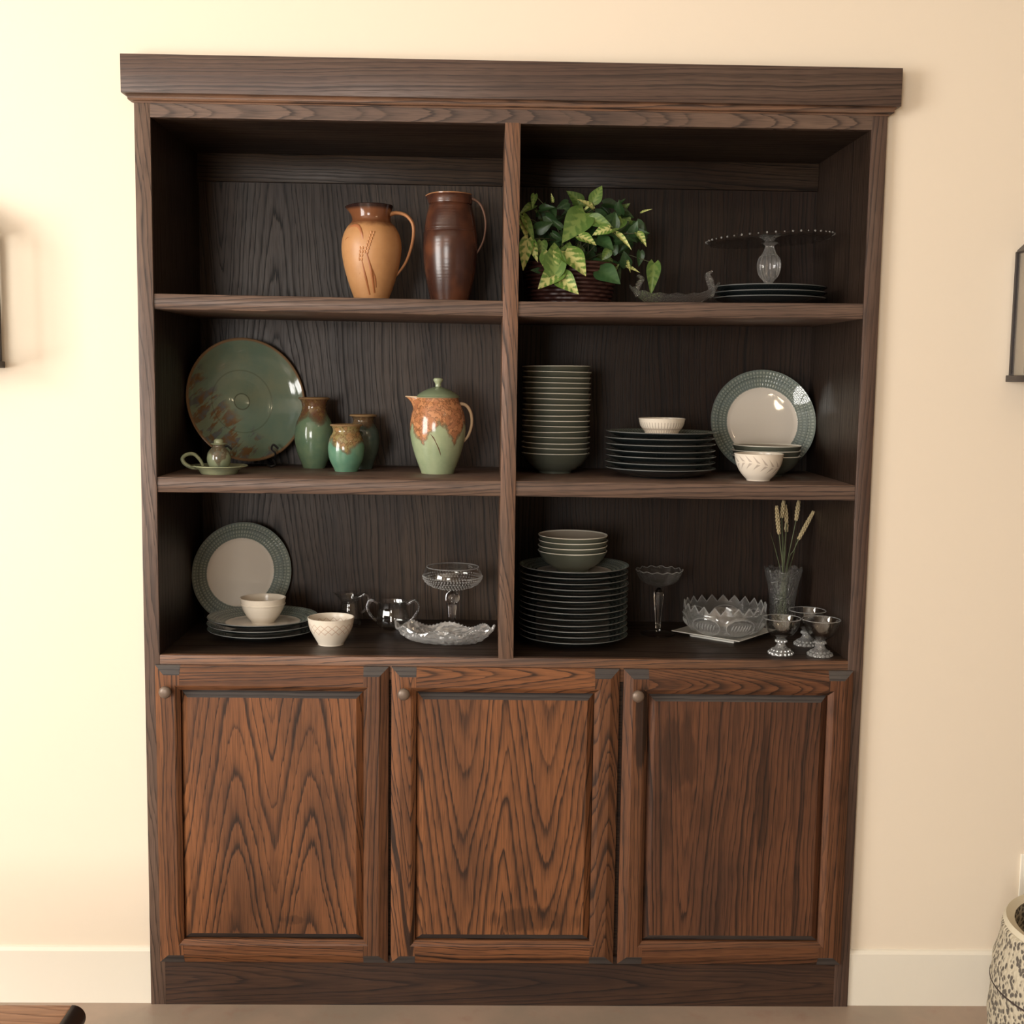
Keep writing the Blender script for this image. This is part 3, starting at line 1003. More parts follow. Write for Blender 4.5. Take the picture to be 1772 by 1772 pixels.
def pattern_mat(name, kind, h):
    t = NT(name)
    co, x, y, z = t.obj()
    ang = t.math('ARCTAN2', y, x)
    zz = t.math('DIVIDE', z, h)
    base_c, mark = (0.74, 0.66, 0.55), (0.44, 0.37, 0.31)
    if kind == 'lattice':
        a = t.math('MULTIPLY', ang, 18 / 6.2832)
        b = t.math('MULTIPLY', zz, 4.2)
        l1 = t.math('PINGPONG', t.math('ADD', a, b), 0.5)
        l2 = t.math('PINGPONG', t.math('SUBTRACT', a, b), 0.5)
        m = t.math('SUBTRACT', 1.0, t.step(t.math('MINIMUM', l1, l2), 0.02, 0.10))
        m = t.math('MULTIPLY', m, t.math('MULTIPLY', t.step(zz, 0.42, 0.50), t.math('SUBTRACT', 1.0, t.step(zz, 0.80, 0.86))))
        mark = (0.50, 0.33, 0.24)
    elif kind == 'ribs':
        a = t.math('PINGPONG', t.math('MULTIPLY', ang, 44 / 6.2832), 0.5)
        m = t.math('SUBTRACT', 1.0, t.step(a, 0.06, 0.22))
        rowm = t.math('SUBTRACT', 1.0, t.step(t.math('ABSOLUTE', t.math('SUBTRACT', zz, 0.47)), 0.02, 0.06))
        m = t.math('MAXIMUM', m, rowm)
        m = t.math('MULTIPLY', m, t.math('MULTIPLY', t.step(zz, 0.15, 0.20), t.math('SUBTRACT', 1.0, t.step(zz, 0.78, 0.84))))
    else:
        # sprigs: slanted leaflets on both sides of a wavy stem
        a = t.math('MULTIPLY', ang, 18 / 6.2832)
        mid = t.math('MULTIPLY_ADD', t.math('SINE', t.math('MULTIPLY', ang, 2.0)), 0.10, 0.62)
        d = t.math('SUBTRACT', zz, mid)
        sl = t.math('PINGPONG', t.math('ADD', a, t.math('MULTIPLY', t.math('ABSOLUTE', d), 3.2)), 0.5)
        wid = t.math('MULTIPLY_ADD', t.math('ABSOLUTE', d), -0.9, 0.24)
        m = t.math('SUBTRACT', 1.0, t.step(t.math('SUBTRACT', sl, wid), -0.03, 0.03))
        m = t.math('MULTIPLY', m, t.step(t.math('ABSOLUTE', d), 0.015, 0.04))
    t.out(t.mix(t.math('MULTIPLY', m, 0.85), base_c, mark), 0.25, spec=0.5)
    t.bump(m, 0.3, -0.001)
    return t.m


def small_bowl(label, x_, y_, z_, r, h, foot, mat, rim=False):
    b = thing('small_bowl', label, 'bowl', (x_, y_, z_))
    obj('body', lathe(small_bowl_prof(r, h, foot), 64), mat, b)
    o_ = lathe([(r * 1.004, h * 0.97), (r * 1.008, h * 1.01), (r - 0.0015, h + 0.0012), (r - 0.0034, h), (r - 0.0036, h * 0.96)], 64)
    obj('rim', o_, m_white, b)
    if rim:
        ro = r * 0.965
        obj('band', lathe([(ro, h * 0.72), (ro + 0.0015, h * 0.75), (ro + 0.0015, h * 0.78), (ro, h * 0.80)], 64), m_white, b)
    return b


q, kk = stand(570, 1119, ZB, 22)
small_bowl('white bowl with a pale pink lattice pattern standing on the bottom shelf', q.x, q.y, ZB, 40 / kk, 0.066, 22 / kk, pattern_mat('lattice_porcelain', 'lattice', 0.066))
zt = ZB + 2 * 0.0147 + 0.0060
q, kk = stand(452, 1080, zt, 18)
small_bowl('plain white bowl with a raised band sitting on low plate stack', q.x, q.y, zt, 39 / kk, 0.062, 20 / kk, m_white, True)
zt = S2T + 6 * 0.0147 + 0.0060
small_bowl('ribbed white straight-sided bowl on dark plate stack', P7.x + 0.002, P7.y - 0.005, zt, 40 / 703, 0.048, 31 / 703, pattern_mat('ribbed_porcelain', 'ribs', 0.048))
q, kk = stand(1316, 833, S2T, 19)
small_bowl('white bowl with grey leaf sprigs in front of upright plate', q.x, q.y, S2T, 42 / kk, 0.064, 20 / kk, pattern_mat('sprig_porcelain', 'sprig', 0.064))

# ------------------------------------------------------------------ green pottery
# large platter bowl on a wire easel
t = NT('platter_glaze')
co, x, y, z = t.obj()
r = t.math('SQRT', t.math('ADD', t.math('MULTIPLY', x, x), t.math('MULTIPLY', y, y)))
n = t.noise(co, 9.0, 4.0, 0.6)
n2 = t.noise(t.xyz(t.math('MULTIPLY_ADD', x, 10.0, t.math('MULTIPLY', y, 8.0)), t.math('MULTIPLY_ADD', x, -28.0, t.math('MULTIPLY', y, 34.0)), 2.0), 1.0, 4.0, 0.6)
n3 = t.noise(co, 40.0, 3.0)
body = t.mix(t.step(n, 0.3, 0.7), (0.225, 0.255, 0.165), (0.155, 0.225, 0.165))
reg = t.step(t.math('MULTIPLY_ADD', n3, 0.05, t.math('ADD', t.math('MULTIPLY', x, -0.75), t.math('MULTIPLY', y, -0.66))), 0.045, 0.075)
lf = t.math('MULTIPLY', t.step(n2, 0.46, 0.54), reg)
body = t.mix(lf, body, t.mix(t.step(n3, 0.4, 0.62), (0.190, 0.110, 0.050), (0.135, 0.145, 0.140)))
ringd = t.math('SUBTRACT', 1.0, t.step(t.math('ABSOLUTE', t.math('SUBTRACT', r, 0.083)), 0.0008, 0.003))
ringc = t.math('SUBTRACT', 1.0, t.step(t.math('ABSOLUTE', t.math('SUBTRACT', r, 0.021)), 0.0006, 0.0026))
body = t.mix(t.math('MULTIPLY', t.math('MAXIMUM', t.math('MULTIPLY', ringd, 0.45), ringc), 0.7), body, (0.06, 0.062, 0.035))
body = t.mix(t.step(r, 0.1545, 0.1585), body, (0.24, 0.145, 0.075))
t.out(body, 0.10, spec=0.6)
t.bump(t.noise(t.xyz(t.math('MULTIPLY', r, 110.0), 0.0, 0.0), 1.0, 2.0), 0.12, 0.003)
m_platter = t.m
prof = [(0, 0.006), (0.052, 0.004), (0.056, 0.0), (0.062, 0.0), (0.066, 0.005), (0.10, 0.012), (0.135, 0.026), (0.156, 0.041), (0.1625, 0.047), (0.1635, 0.0505), (0.161, 0.0525), (0.157, 0.051),
        (0.146, 0.041), (0.13, 0.030), (0.10, 0.0185), (0.085, 0.0150), (0.081, 0.0143), (0.06, 0.0125), (0.024, 0.0112), (0.021, 0.0122), (0.018, 0.0112), (0, 0.0115)]
pl = obj('platter', lathe(prof, 96), m_platter)
c_ = at_y(428, 691, 0.349)
yaw, th = R_(32), R_(10)
n = Vector((math.sin(yaw) * math.cos(th), -math.cos(yaw) * math.cos(th), math.sin(th)))
upv = (Vector((0, 0, 1)) - n * n.z).normalized()
xa_ = upv.cross(n)
pl.matrix_world = Matrix(((xa_.x, upv.x, n.x, 0), (xa_.y, upv.y, n.y, 0), (xa_.z, upv.z, n.z, 0), (0, 0, 0, 1)))
pl.location = c_ - n * 0.05
pl.scale = (0.975, 0.975, 0.975)
tag(pl, 'large sage green pottery platter with brown leaf streaks on wire easel', 'platter')
PLAT = (c_, n, upv, xa_)

m_iron = plain('black_iron_wire', (0.012, 0.011, 0.012), 0.4)
ea = thing('plate_easel', 'black wire easel with curled feet holding the green platter', 'plate stand', (c_.x, 0.36, S2T))


def loc_e(p):
    return Vector(p) - Vector((c_.x, 0.36, S2T))


for s in (-1, 1):
    bp = c_ - upv * 0.150 + xa_ * (0.062 * s) - n * 0.012      # where the rim rests
    fr = bp + n * 0.03
    zf = S2T + 0.003
    pts = [fr + Vector((0.003, 0, 0.020)), fr + Vector((-0.009, -0.004, 0.030)), fr + Vector((-0.013, -0.004, 0.018)), fr + Vector((-0.004, -0.002, 0.006)),
           bp + Vector((0.0, 0.0, -0.018)), Vector((bp.x + 0.004, bp.y - 0.02, S2T + 0.018)), Vector((bp.x + 0.012, bp.y - 0.035, S2T + 0.008)),
           Vector((bp.x + 0.004, bp.y - 0.042, zf)), Vector((bp.x - 0.008, bp.y - 0.036, S2T + 0.006))]
    obj('front_foot', tube([loc_e(p) for p in pts], 0.0027, 8), m_iron, ea)
    top_ = c_ + upv * 0.02 + xa_ * (0.03 * s) - n * 0.062
    obj('back_leg', tube([loc_e(p) for p in (bp + Vector((0, 0, -0.018)), bp - n * 0.055 + Vector((0, 0, 0.02)), top_, c_ + upv * 0.05 - n * 0.060)], 0.0027, 8), m_iron, ea)
obj('rear_strut', tube([loc_e(p) for p in (c_ + upv * 0.05 - n * 0.060, Vector((c_.x, 0.435, S2T + 0.08)), Vector((c_.x, 0.440, S2T + 0.003)))], 0.0027, 8), m_iron, ea)


def pot(name, label, cat, u, v, rpx, pts, mat, t_=0.004, rim=None):
    q, kk = stand(u, v, S2T, rpx)
    b = thing(name, label, cat, q)
    o_ = smoothprof(px_prof(kk, v, pts), 5)
    obj('body', lathe(shell(o_, t_, 0.008), 64), mat, b)
    if rim:
        (r, z) = o_[-1]
        obj('rim', lathe([(r + 0.0002, z - 0.0022), (r + 0.0012, z), (r - 0.001, z + 0.0022), (r - 0.0045, z + 0.0006)], 64), rim, b)
    return b, kk, o_


m_rimb = plain('pot_rim_glaze', (0.25, 0.155, 0.075), 0.2)
pot('vase', 'tall sage green vase with flared brown rim beside the platter', 'vase', 541, 811, 20,
    [(19, 811), (22, 803), (30, 782), (33.5, 758), (31, 735), (23.5, 718), (20.5, 707), (22, 698), (26.5, 691)],
    glaze('glaze_tall_vase', (0.150, 0.215, 0.125), (0.115, 0.185, 0.115), (0.19, 0.115, 0.045), (0.13, 0.06, 0.035), 0.128, 0.150, 4, 0.022), rim=m_rimb)
pot('vase', 'small turquoise green vase with tan patches in front of two vases', 'vase', 597, 817, 20,
    [(19.5, 817), (22, 811), (29, 796), (31.5, 777), (28.5, 760), (23.5, 750), (23, 745), (25, 740), (27.5, 737)],
    glaze('glaze_small_vase', (0.135, 0.260, 0.165), (0.100, 0.225, 0.150), (0.26, 0.205, 0.085), (0.30, 0.165, 0.07), 0.072, 0.088, 3, 0.030), rim=m_rimb)
pot('vase', 'dark green vase with flared rim partly hidden behind the small vase', 'vase', 627, 812, 16,
    [(16, 812), (18, 804), (26, 782), (28.5, 763), (26, 746), (19, 734), (17, 729), (19, 724), (23.5, 720)],
    glaze('glaze_back_vase', (0.080, 0.105, 0.080), (0.055, 0.080, 0.068), (0.15, 0.10, 0.05), (0.09, 0.06, 0.035), 0.112, 0.126, 4, 0.012), rim=m_rimb)

# green lidded pitcher
q, kk = stand(756, 821, S2T, 28)
k, V0 = kk, 821.0
gp = thing('lidded_pitcher', 'sage green lidded pitcher with orange leaf shoulder and loop handle', 'pitcher', q)
m_gp = glaze('glaze_pitcher', (0.330, 0.380, 0.225), (0.275, 0.335, 0.195), (0.52, 0.235, 0.105), (0.40, 0.165, 0.075), 0.118, 0.136, 5, 0.050, rough=0.15)
outer = smoothprof(px_prof(k, V0, [(28, 821), (30, 815), (40, 788), (46.5, 762), (48, 742), (46, 722), (41, 706), (36.5, 697), (34.5, 691)]), 5)
obj('body', lathe(shell(outer, 0.004, 0.008), 72, spout(math.pi, (V0 - 712) / k, (V0 - 691) / k, 0.030, 0.001, 0.26)), m_gp, gp)
m_gpl = plain('pitcher_pale_glaze', (0.50, 0.36, 0.22), 0.2)
obj('handle', tube(hpath([(788, 706), (796, 701), (806, 705), (813, 718), (814, 737), (808, 756), (798, 768), (791, 776), (790, 784)], 756), [0.0058, 0.005, 0.0045, 0.004, 0.0038, 0.0022], 12, (1.35, 0.85)), m_gpl, gp)
lid = obj('lid', lathe(smoothprof([(0, (V0 - 672) / k), (8 / k, (V0 - 673) / k), (20 / k, (V0 - 677) / k), (31 / k, (V0 - 683) / k), (36.5 / k, (V0 - 688) / k), (35.5 / k, (V0 - 690.5) / k), (0, (V0 - 690) / k)], 4), 64),
          plain('lid_green_glaze', (0.20, 0.245, 0.145), 0.14), gp)
obj('lid_knob', lathe(smoothprof([(5 / k, (V0 - 672) / k), (5 / k, (V0 - 667) / k), (8.3 / k, (V0 - 661) / k), (6.5 / k, (V0 - 657.5) / k), (0, (V0 - 657) / k)], 4), 32), plain('lid_knob_glaze', (0.33, 0.37, 0.23), 0.14), lid)
obj('rim', lathe([(34.7 / k, (V0 - 689) / k), (35.4 / k, (V0 - 691) / k), (33.5 / k, (V0 - 692.3) / k), (31 / k, (V0 - 691) / k)], 64, spout(math.pi, (V0 - 712) / k, (V0 - 691) / k, 0.030, 0.001, 0.26)), m_gpl, gp)
obj('leaf_stem', tube([Vector((dx / k, -math.sqrt(max(radius_at(outer, (V0 - v) / k) ** 2 - (dx / k) ** 2, 0)) + 0.0006, (V0 - v) / k)) for dx, v in ((-15, 745), (-6, 757), (-2, 764), (4, 778), (8, 792))], [0.0006, 0.0016, 0.001, 0.0015, 0.0005], 8), plain('leaf_stem_brown', (0.12, 0.05, 0.025), 0.3), gp)

# chamberstick: saucer with loop handle and little lidded jar
q, kk = stand(372, 822, S2T, 32)
k, V0 = kk, 822.0
cs = thing('chamberstick', 'small sage saucer with loop handle carrying a round stoppered jar', 'candle holder', q)
m_cs = glaze('glaze_chamberstick', (0.300, 0.310, 0.180), (0.225, 0.250, 0.155), (0.10, 0.10, 0.07), (0.17, 0.155, 0.09), 0.9, 1.0)
m_csj = glaze('glaze_oil_jar', (0.245, 0.270, 0.165), (0.170, 0.205, 0.135), (0.10, 0.095, 0.065), (0.16, 0.16, 0.105), 0.048, 0.060, 3, 0.03)
obj('saucer', lathe([(0, 0.001), (0.042, 0.0), (0.045, 0.004), (0.049, 0.010), (0.064, 0.0165), (0.068, 0.0185), (0.0672, 0.0205), (0.062, 0.0195), (0.046, 0.0135), (0, 0.0125)], 64), m_cs, cs)
obj('handle', tube([((u - 372) / k, yy, (V0 - v) / k + 0.004) for u, v, yy in ((341, 815, -0.012), (328, 814, -0.014), (316, 808, -0.013), (311, 800, -0.008), (316, 793, 0.0), (327, 792, 0.008), (337, 801, 0.010), (344, 813, 0.008))], [0.0052, 0.0055, 0.0055, 0.005, 0.0045], 12, (1.25, 0.85)), m_cs, cs)
zj = 0.0125
outer = smoothprof([(0.018, zj), (0.023, zj + 0.004), (0.0282, zj + 0.020), (0.0262, zj + 0.037), (0.018, zj + 0.048), (0.0145, zj + 0.052), (0.0150, zj + 0.055), (0.0185, zj + 0.058)], 5)
obj('jar', lathe(shell(outer, 0.003, zj + 0.006), 48), m_csj, cs)
obj('stopper', lathe(smoothprof([(0.0185, zj + 0.0575), (0.0195, zj + 0.0595), (0.0115, zj + 0.061), (0.0112, zj + 0.066), (0.0075, zj + 0.070), (0, zj + 0.0712)], 4), 40), m_cs, cs)

# ------------------------------------------------------------------ glassware
m_glass = glass('clear_glass')
m_thin = thin_glass('thin_clear_glass')
m_rimgl = glass('painted_glint_glass', 0.02, clear=0.2, haze=0.28)  # milky white mixed in so rims and relief show painted bright glints
m_fac = glass('faceted_glass', 0.01, 60.0, 0.5, clear=0.60, haze=0.05, dist=0.004)
m_cut = glass('cut_glass', 0.02, 170.0, 0.8, clear=0.45, haze=0.05, dist=0.004)
m_frost = glass('pressed_glass', 0.02, clear=0.42, haze=0.12, gloss=0.10)


def teeth(n, amp, i0, sharp=1.0):
    def f(a, i, r, z):
        s = abs(((a * n / (2 * math.pi)) % 1.0) * 2 - 1) ** sharp
        return r, z + (amp * (s - 0.5) if i0(i) else 0.0)
    return f


def facets(n, amp):
    def f(a, i, r, z):
        return r * (1 + amp * math.cos(a * n)), z
    return f


# tall compote, bottom left bay
X_ = at_y(783, 1020, 0.30).x
k = kpx((X_, 0.30, 1.0))
b0 = Vector((X_, 0.30, ZB))
zr = at_y(783, 996, 0.30).z - ZB
cp = thing('compote', 'clear glass compote on a knopped stem behind the cut glass boat', 'compote', b0)
zb0 = at_y(783, 1022, 0.30).z - ZB
hb = 0.062
bowl = smoothprof([(0.010, zb0), (0.030, zb0 + 0.006), (0.060, zb0 + 0.016), (0.0735, zb0 + 0.030), (0.0755, zb0 + 0.042), (0.071, zb0 + 0.056), (0.066, zb0 + hb)], 5)
cb = obj('bowl', lathe(shell(bowl, 0.0028, zb0 + 0.006), 72), m_thin, cp)
obj('rim', tube([(0.066 * math.cos(a), 0.066 * math.sin(a), zb0 + hb) for a in [2 * math.pi * j / 72 for j in range(73)]], 0.0012, 6, n=1, ref=Vector((0, 0, 1)), caps=False), m_rimgl, cb)
bb = bmesh.new()
for row in range(6):
    zz = zb0 + 0.007 + row * 0.0062
    rr = radius_at(bowl, zz)
    cnt = max(12, int(2 * math.pi * rr / 0.0078))
    for j in range(cnt):
        a = 2 * math.pi * (j + 0.5 * (row % 2)) / cnt
        bmesh.ops.create_icosphere(bb, subdivisions=1, radius=0.0024, matrix=Matrix.Translation((rr * math.cos(a), rr * math.sin(a), zz)))
me = bpy.data.meshes.new('mesh')
bb.to_mesh(me)
bb.free()
obj('hobnails', me, m_rimgl, cb)
obj('stem', lathe(smoothprof([(0.0, 0.004), (0.011, 0.006), (0.0085, 0.030), (0.0095, 0.055), (0.0115, zb0 - 0.034), (0.016, zb0 - 0.028), (0.0175, zb0 - 0.018), (0.0155, zb0 - 0.009), (0.010, zb0 - 0.003), (0.0, zb0 + 0.001)], 4), 12, smooth=False), m_glass, cp)
obj('foot', lathe(smoothprof([(0.0, 0.0), (0.040, 0.0), (0.042, 0.003), (0.03, 0.006), (0.012, 0.009), (0.0, 0.010)], 4), 48), m_glass, cp)

# compote, bottom right bay
q, kk = stand(1142, 1103, ZB, 28)
b0 = q
cp = thing('compote', 'glass compote with faceted bowl and slender tapered stem beside plates', 'compote', b0)
zb0 = at_y(1144, 1016, q.y).z - ZB
bowl = [(0.007, zb0), (0.028, zb0 + 0.006), (0.045, zb0 + 0.016), (0.054, zb0 + 0.030), (0.060, zb0 + 0.044)]
obj('bowl', lathe(shell(smoothprof(bowl, 3), 0.0035, zb0 + 0.008), 48, lambda a, i, r, z: (r * (1 + 0.025 * math.cos(14 * a)), z + (0.002 * math.cos(14 * a) if z > zb0 + 0.04 else 0)), sharp=15), m_fac, cp)
obj('rim', tube([(0.0592 * (1 + 0.025 * math.cos(14 * a)) * math.cos(a), 0.0592 * (1 + 0.025 * math.cos(14 * a)) * math.sin(a), zb0 + 0.0445 + 0.002 * math.cos(14 * a)) for a in [2 * math.pi * j / 112 for j in range(113)]], 0.0011, 6, n=1, ref=Vector((0, 0, 1)), caps=False), m_rimgl, cp)
obj('stem', lathe([(0.0, 0.005), (0.0085, 0.008), (0.0062, 0.014), (0.0068, 0.030), (0.0130, zb0 - 0.022), (0.0120, zb0 - 0.012), (0.0075, zb0 - 0.006), (0.0, zb0 + 0.002)], 8, smooth=False), m_glass, cp)
obj('foot', lathe(smoothprof([(0.0, 0.0), (0.041, 0.0), (0.043, 0.002), (0.03, 0.005), (0.009, 0.008), (0.0, 0.009)], 4), 48), m_glass, cp)

# creamer and sugar bowl
q, kk = stand(604, 1086, ZB, 19)
cr = thing('creamer', 'clear glass creamer jug with one handle near back panel', 'creamer', q)
o_ = smoothprof([(0.024, 0.0), (0.0285, 0.004), (0.0300, 0.020), (0.0265, 0.045), (0.0235, 0.062), (0.0255, 0.078), (0.029, 0.086)], 4)
obj('body', lathe(shell(o_, 0.003, 0.007), 48, lambda a, i, r, z: (r * (1 + 0.02 * math.cos(8 * a)) + (0.016 * math.exp(-((a - math.pi) / 0.45) ** 2) * max(0, z - 0.062) / 0.024), z)), m_thin, cr)
obj('handle', tube([(0.024, 0, 0.076), (0.036, 0, 0.084), (0.046, 0, 0.078), (0.047, 0, 0.062), (0.040, 0, 0.045), (0.029, 0, 0.034)], 0.0034, 10), m_glass, cr)
q, kk = stand(678, 1092, ZB, 20)
sg = thing('sugar_bowl', 'clear glass sugar bowl with two beaded loop handles', 'sugar bowl', q)
o_ = smoothprof([(0.027, 0.0), (0.033, 0.004), (0.042, 0.016), (0.041, 0.035), (0.037, 0.055), (0.038, 0.070), (0.040, 0.074)], 4)
obj('body', lathe(shell(o_, 0.0032, 0.007), 48, facets(8, 0.025)), m_thin, sg)
for s in (-1, 1):
    pts = [(0.038 * s, 0, 0.066), (0.052 * s, 0, 0.074), (0.063 * s, 0, 0.066), (0.063 * s, 0, 0.048), (0.054 * s, 0, 0.032), (0.042 * s, 0, 0.021)]
    hd = obj('handle', tube(pts, 0.0036, 10), m_glass, sg)
    bb = bmesh.new()
    for p in catmull(pts, 4)[2:-2]:
        bmesh.ops.create_icosphere(bb, subdivisions=1, radius=0.0030, matrix=Matrix.Translation(p + Vector((0.0026 * s, 0, 0.0016))))
    me = bpy.data.meshes.new('mesh')
    bb.to_mesh(me)
    bb.free()
    obj('handle_beading', me, m_glass, hd)

# cut glass boat dish
q = at_z(768, 1117, ZB) + Vector((0, 0.045, 0))
bt = thing('relish_dish', 'boat-shaped cut glass relish dish with scalloped beaded edge', 'dish', q, R_(-11))


def boat_pt(a, t_, inner=0.0):
    A, Bm = 0.126, 0.060
    ca, sa = math.cos(a), math.sin(a)
    pw = 0.42 + 0.58 * t_
    ex = A * (0.55 + 0.45 * t_ ** 0.8) * (abs(ca) ** 0.9) * (1 if ca >= 0 else -1)
    ey = Bm * (0.60 + 0.40 * t_ ** 0.8) * (abs(sa) ** 1.15) * (1 if sa >= 0 else -1)
    lobe = 0.5 + 0.5 * math.cos(8 * a)
    z_ = 0.046 * t_ ** 1.5 * (0.70 + 0.30 * lobe) * (0.82 + 0.18 * abs(ca) ** 3)
    if inner:
        ex *= 1 - inner / A * 0.9
        ey *= 1 - inner / Bm * 0.9
        z_ += inner * (1 - t_ * 0.9)
    return Vector((ex, ey, z_))


NA, NTT = 72, 8
verts, faces = [], []
rows = [(j / (NTT - 1), 0.0) for j in range(NTT)] + [(j / (NTT - 1), 0.0048) for j in range(NTT - 1, -1, -1)]
for jj, (t_, inn) in enumerate(rows):
    for i in range(NA):
        p = boat_pt(2 * math.pi * i / NA, t_, inn)
        if inn == 0 and 0 < t_ < 0.95:
            cut = 0.0042 * (1 if (i // 2 + jj) % 2 else -1) + random.uniform(-0.0012, 0.0012)
            p += Vector((p.x * 0.25, p.y, 0)).normalized() * cut
        if inn and 0 < t_ < 0.95:
            p += Vector((random.uniform(-1, 1), random.uniform(-1, 1), random.uniform(-0.6, 1))) * 0.0016
        verts.append(p)
for j in range(len(rows) - 1):
    for i in range(NA):
        i2 = (i + 1) % NA
        faces.append((j * NA + i, j * NA + i2, (j + 1) * NA + i2, (j + 1) * NA + i))
verts.append(Vector((0, 0, 0.0)))
verts.append(Vector((0, 0, 0.005)))
for i in range(NA):
    i2 = (i + 1) % NA
    faces.append((len(verts) - 2, i2, i))
    faces.append((len(verts) - 1, (len(rows) - 1) * NA + i, (len(rows) - 1) * NA + i2))
m_boat = glass('brilliant_cut_glass', 0.02, clear=0.16, haze=0.24, gloss=0.22)
obj('dish_body', mesh_from(verts, faces, smooth=False), m_boat, bt)
bb = bmesh.new()
for i in range(84):
    p = boat_pt(2 * math.pi * i / 84, 1.0, 0.0015)
    bmesh.ops.create_icosphere(bb, subdivisions=1, radius=0.0030, matrix=Matrix.Translation(p))
me = bpy.data.meshes.new('mesh')
bb.to_mesh(me)
bb.free()
obj('beaded_edge', me, m_rimgl, bt)

# square plate and scalloped bowl
SQ = Vector((1.4035, 0.273, ZB))
prof_sq = [(0.055, 0.0), (0.062, 0.0), (0.064, 0.004), (0.096, 0.0135), (0.0975, 0.0150), (0.0955, 0.0160), (0.064, 0.0075), (0.055, 0.0065)]
vs, fc = [], []
for (h_, z_) in prof_sq:
    for (sx, sy) in ((-1, -1), (1, -1), (1, 1), (-1, 1)):
        vs.append((h_ * sx, h_ * sy, z_))
for i in range(len(prof_sq) - 1):
    for s in range(4):
        s2 = (s + 1) % 4
        fc.append((i * 4 + s, i * 4 + s2, (i + 1) * 4 + s2, (i + 1) * 4 + s))
fc += [(3, 2, 1, 0), tuple(len(vs) - 4 + s for s in range(4))]
sq = obj('square_plate', mesh_from(vs, fc, sharp=25), plain('square_plate_white', (0.66, 0.64, 0.58), 0.2), None, SQ)
sq.rotation_euler = (0, 0, R_(50))
tag(sq, 'white square plate turned cornerwise beneath scalloped cut glass bowl', 'plate')
bx = at_y(1254, 1075, 0.265).x
sb_ = thing('cut_glass_bowl', 'large pressed glass bowl with pointed scalloped rim on square plate', 'bowl', (bx, 0.268, ZB + 0.0066))
o_ = [(0.050, 0.0), (0.058, 0.001), (0.084, 0.012), (0.101, 0.030), (0.1045, 0.050), (0.1045, 0.066), (0.1045, 0.074)]


def bowlmod(a, i, r, z):
    s = abs(((a * 22 / (2 * math.pi)) % 1.0) * 2 - 1)
    f_ = max(0.0, (z - 0.060) / 0.014)
    zz = z + (s - 0.5) * 0.018 * min(f_, 1.0)
    # ovals pressed into the wall
    if 0.006 < z < 0.062:
        zz2 = (z - 0.033) / 0.024
        aa = (((a * 7 / (2 * math.pi)) % 1.0) - 0.5) / 0.44
        d = math.sqrt(zz2 * zz2 + aa * aa)
        r += 0.0035 * math.exp(-((d - 0.92) / 0.14) ** 2)
        if d < 0.8:
            r += 0.0012 * math.cos(a * 90) * math.cos(z * 700)
    return r, zz


dense = smoothprof(o_, 5)
bw = obj('bowl_wall', lathe(shell(dense, 0.0045, 0.006), 176, bowlmod, sharp=25), m_frost, sb_)
rp = []
for j in range(177):
    a = 2 * math.pi * j / 176
    r_, z_ = bowlmod(a, 0, 0.1035, 0.0745)
    rp.append((r_ * math.cos(a), r_ * math.sin(a), z_))
obj('pointed_rim', tube(rp, 0.0015, 6, n=1, ref=Vector((0, 0, 1)), caps=False), m_rimgl, bw)
for e in range(7):
    ac = 2 * math.pi * (e + 0.5) / 7
    op = []
    for j in range(41):
        th_ = 2 * math.pi * j / 40
        a = ac + 0.37 * math.cos(th_)
        z_ = 0.033 + 0.023 * math.sin(th_)
        r_ = radius_at(dense, z_) + 0.0012
        op.append((r_ * math.cos(a), r_ * math.sin(a), z_))
    obj('oval_relief', tube(op, 0.0012, 6, n=1, ref=Vector((0, 0, 1)), caps=False), m_rimgl, bw)
    for q_ in range(7):
        a0 = ac + (q_ - 3) * 0.075
        p0 = [((radius_at(dense, z_) + 0.001) * math.cos(a0 + da), (radius_at(dense, z_) + 0.001) * math.sin(a0 + da), z_) for da, z_ in ((-0.02, 0.026), (0.0, 0.034), (0.03, 0.041))]
        obj('leaf_relief', tube(p0, [0.0006, 0.0018, 0.0006], 6, n=3), m_rimgl, bw)

# vase with wheat
VX = at_y(1354, 1030, 0.335)
vz = thing('cut_glass_vase', 'flared cut glass vase holding dried wheat in back corner', 'vase', (VX.x, 0.335, ZB))
htop = at_y(1354, 984, 0.335).z - ZB
o_ = [(0.030, 0.0), (0.032, 0.004), (0.0315, htop * 0.35), (0.035, htop * 0.6), (0.043, htop * 0.85), (0.049, htop)]
obj('vase_wall', lathe(shell(smoothprof(o_, 5), 0.004, 0.010), 72, lambda a, i, r, z: (r * (1 + 0.025 * math.cos(12 * a + z * 60) * math.cos(12 * a - z * 60)), z + (0.004 * math.cos(9 * a) if z > htop * 0.97 else 0)), sharp=20), m_cut, vz)
m_stem = plain('green_wheat_stem', (0.105, 0.125, 0.055), 0.6)
m_ear = NT('dry_wheat_ear')
co, x, y, z = m_ear.obj()
m_ear = m_ear.out(m_ear.mix(m_ear.noise(co, 90.0, 3.0), (0.42, 0.32, 0.165), (0.58, 0.49, 0.29)), 0.7)
EARS = [((1344, 878), (1348, 922), 'long pale wheat ear leaning towards the scalloped glass bowl'), ((1356, 868), (1353, 893), 'short wheat ear touching the shelf above the glass vase'),
        ((1359, 876), (1361, 903), 'upright wheat ear in the middle of the glass vase'), ((1382, 866), (1378, 898), 'tall straight wheat ear at back of the glass vase'),
        ((1407, 887), (1383, 931), 'wheat ear bending outward over the dessert glasses'), ((1361, 906), (1361, 918), 'small low wheat ear between taller ears')]
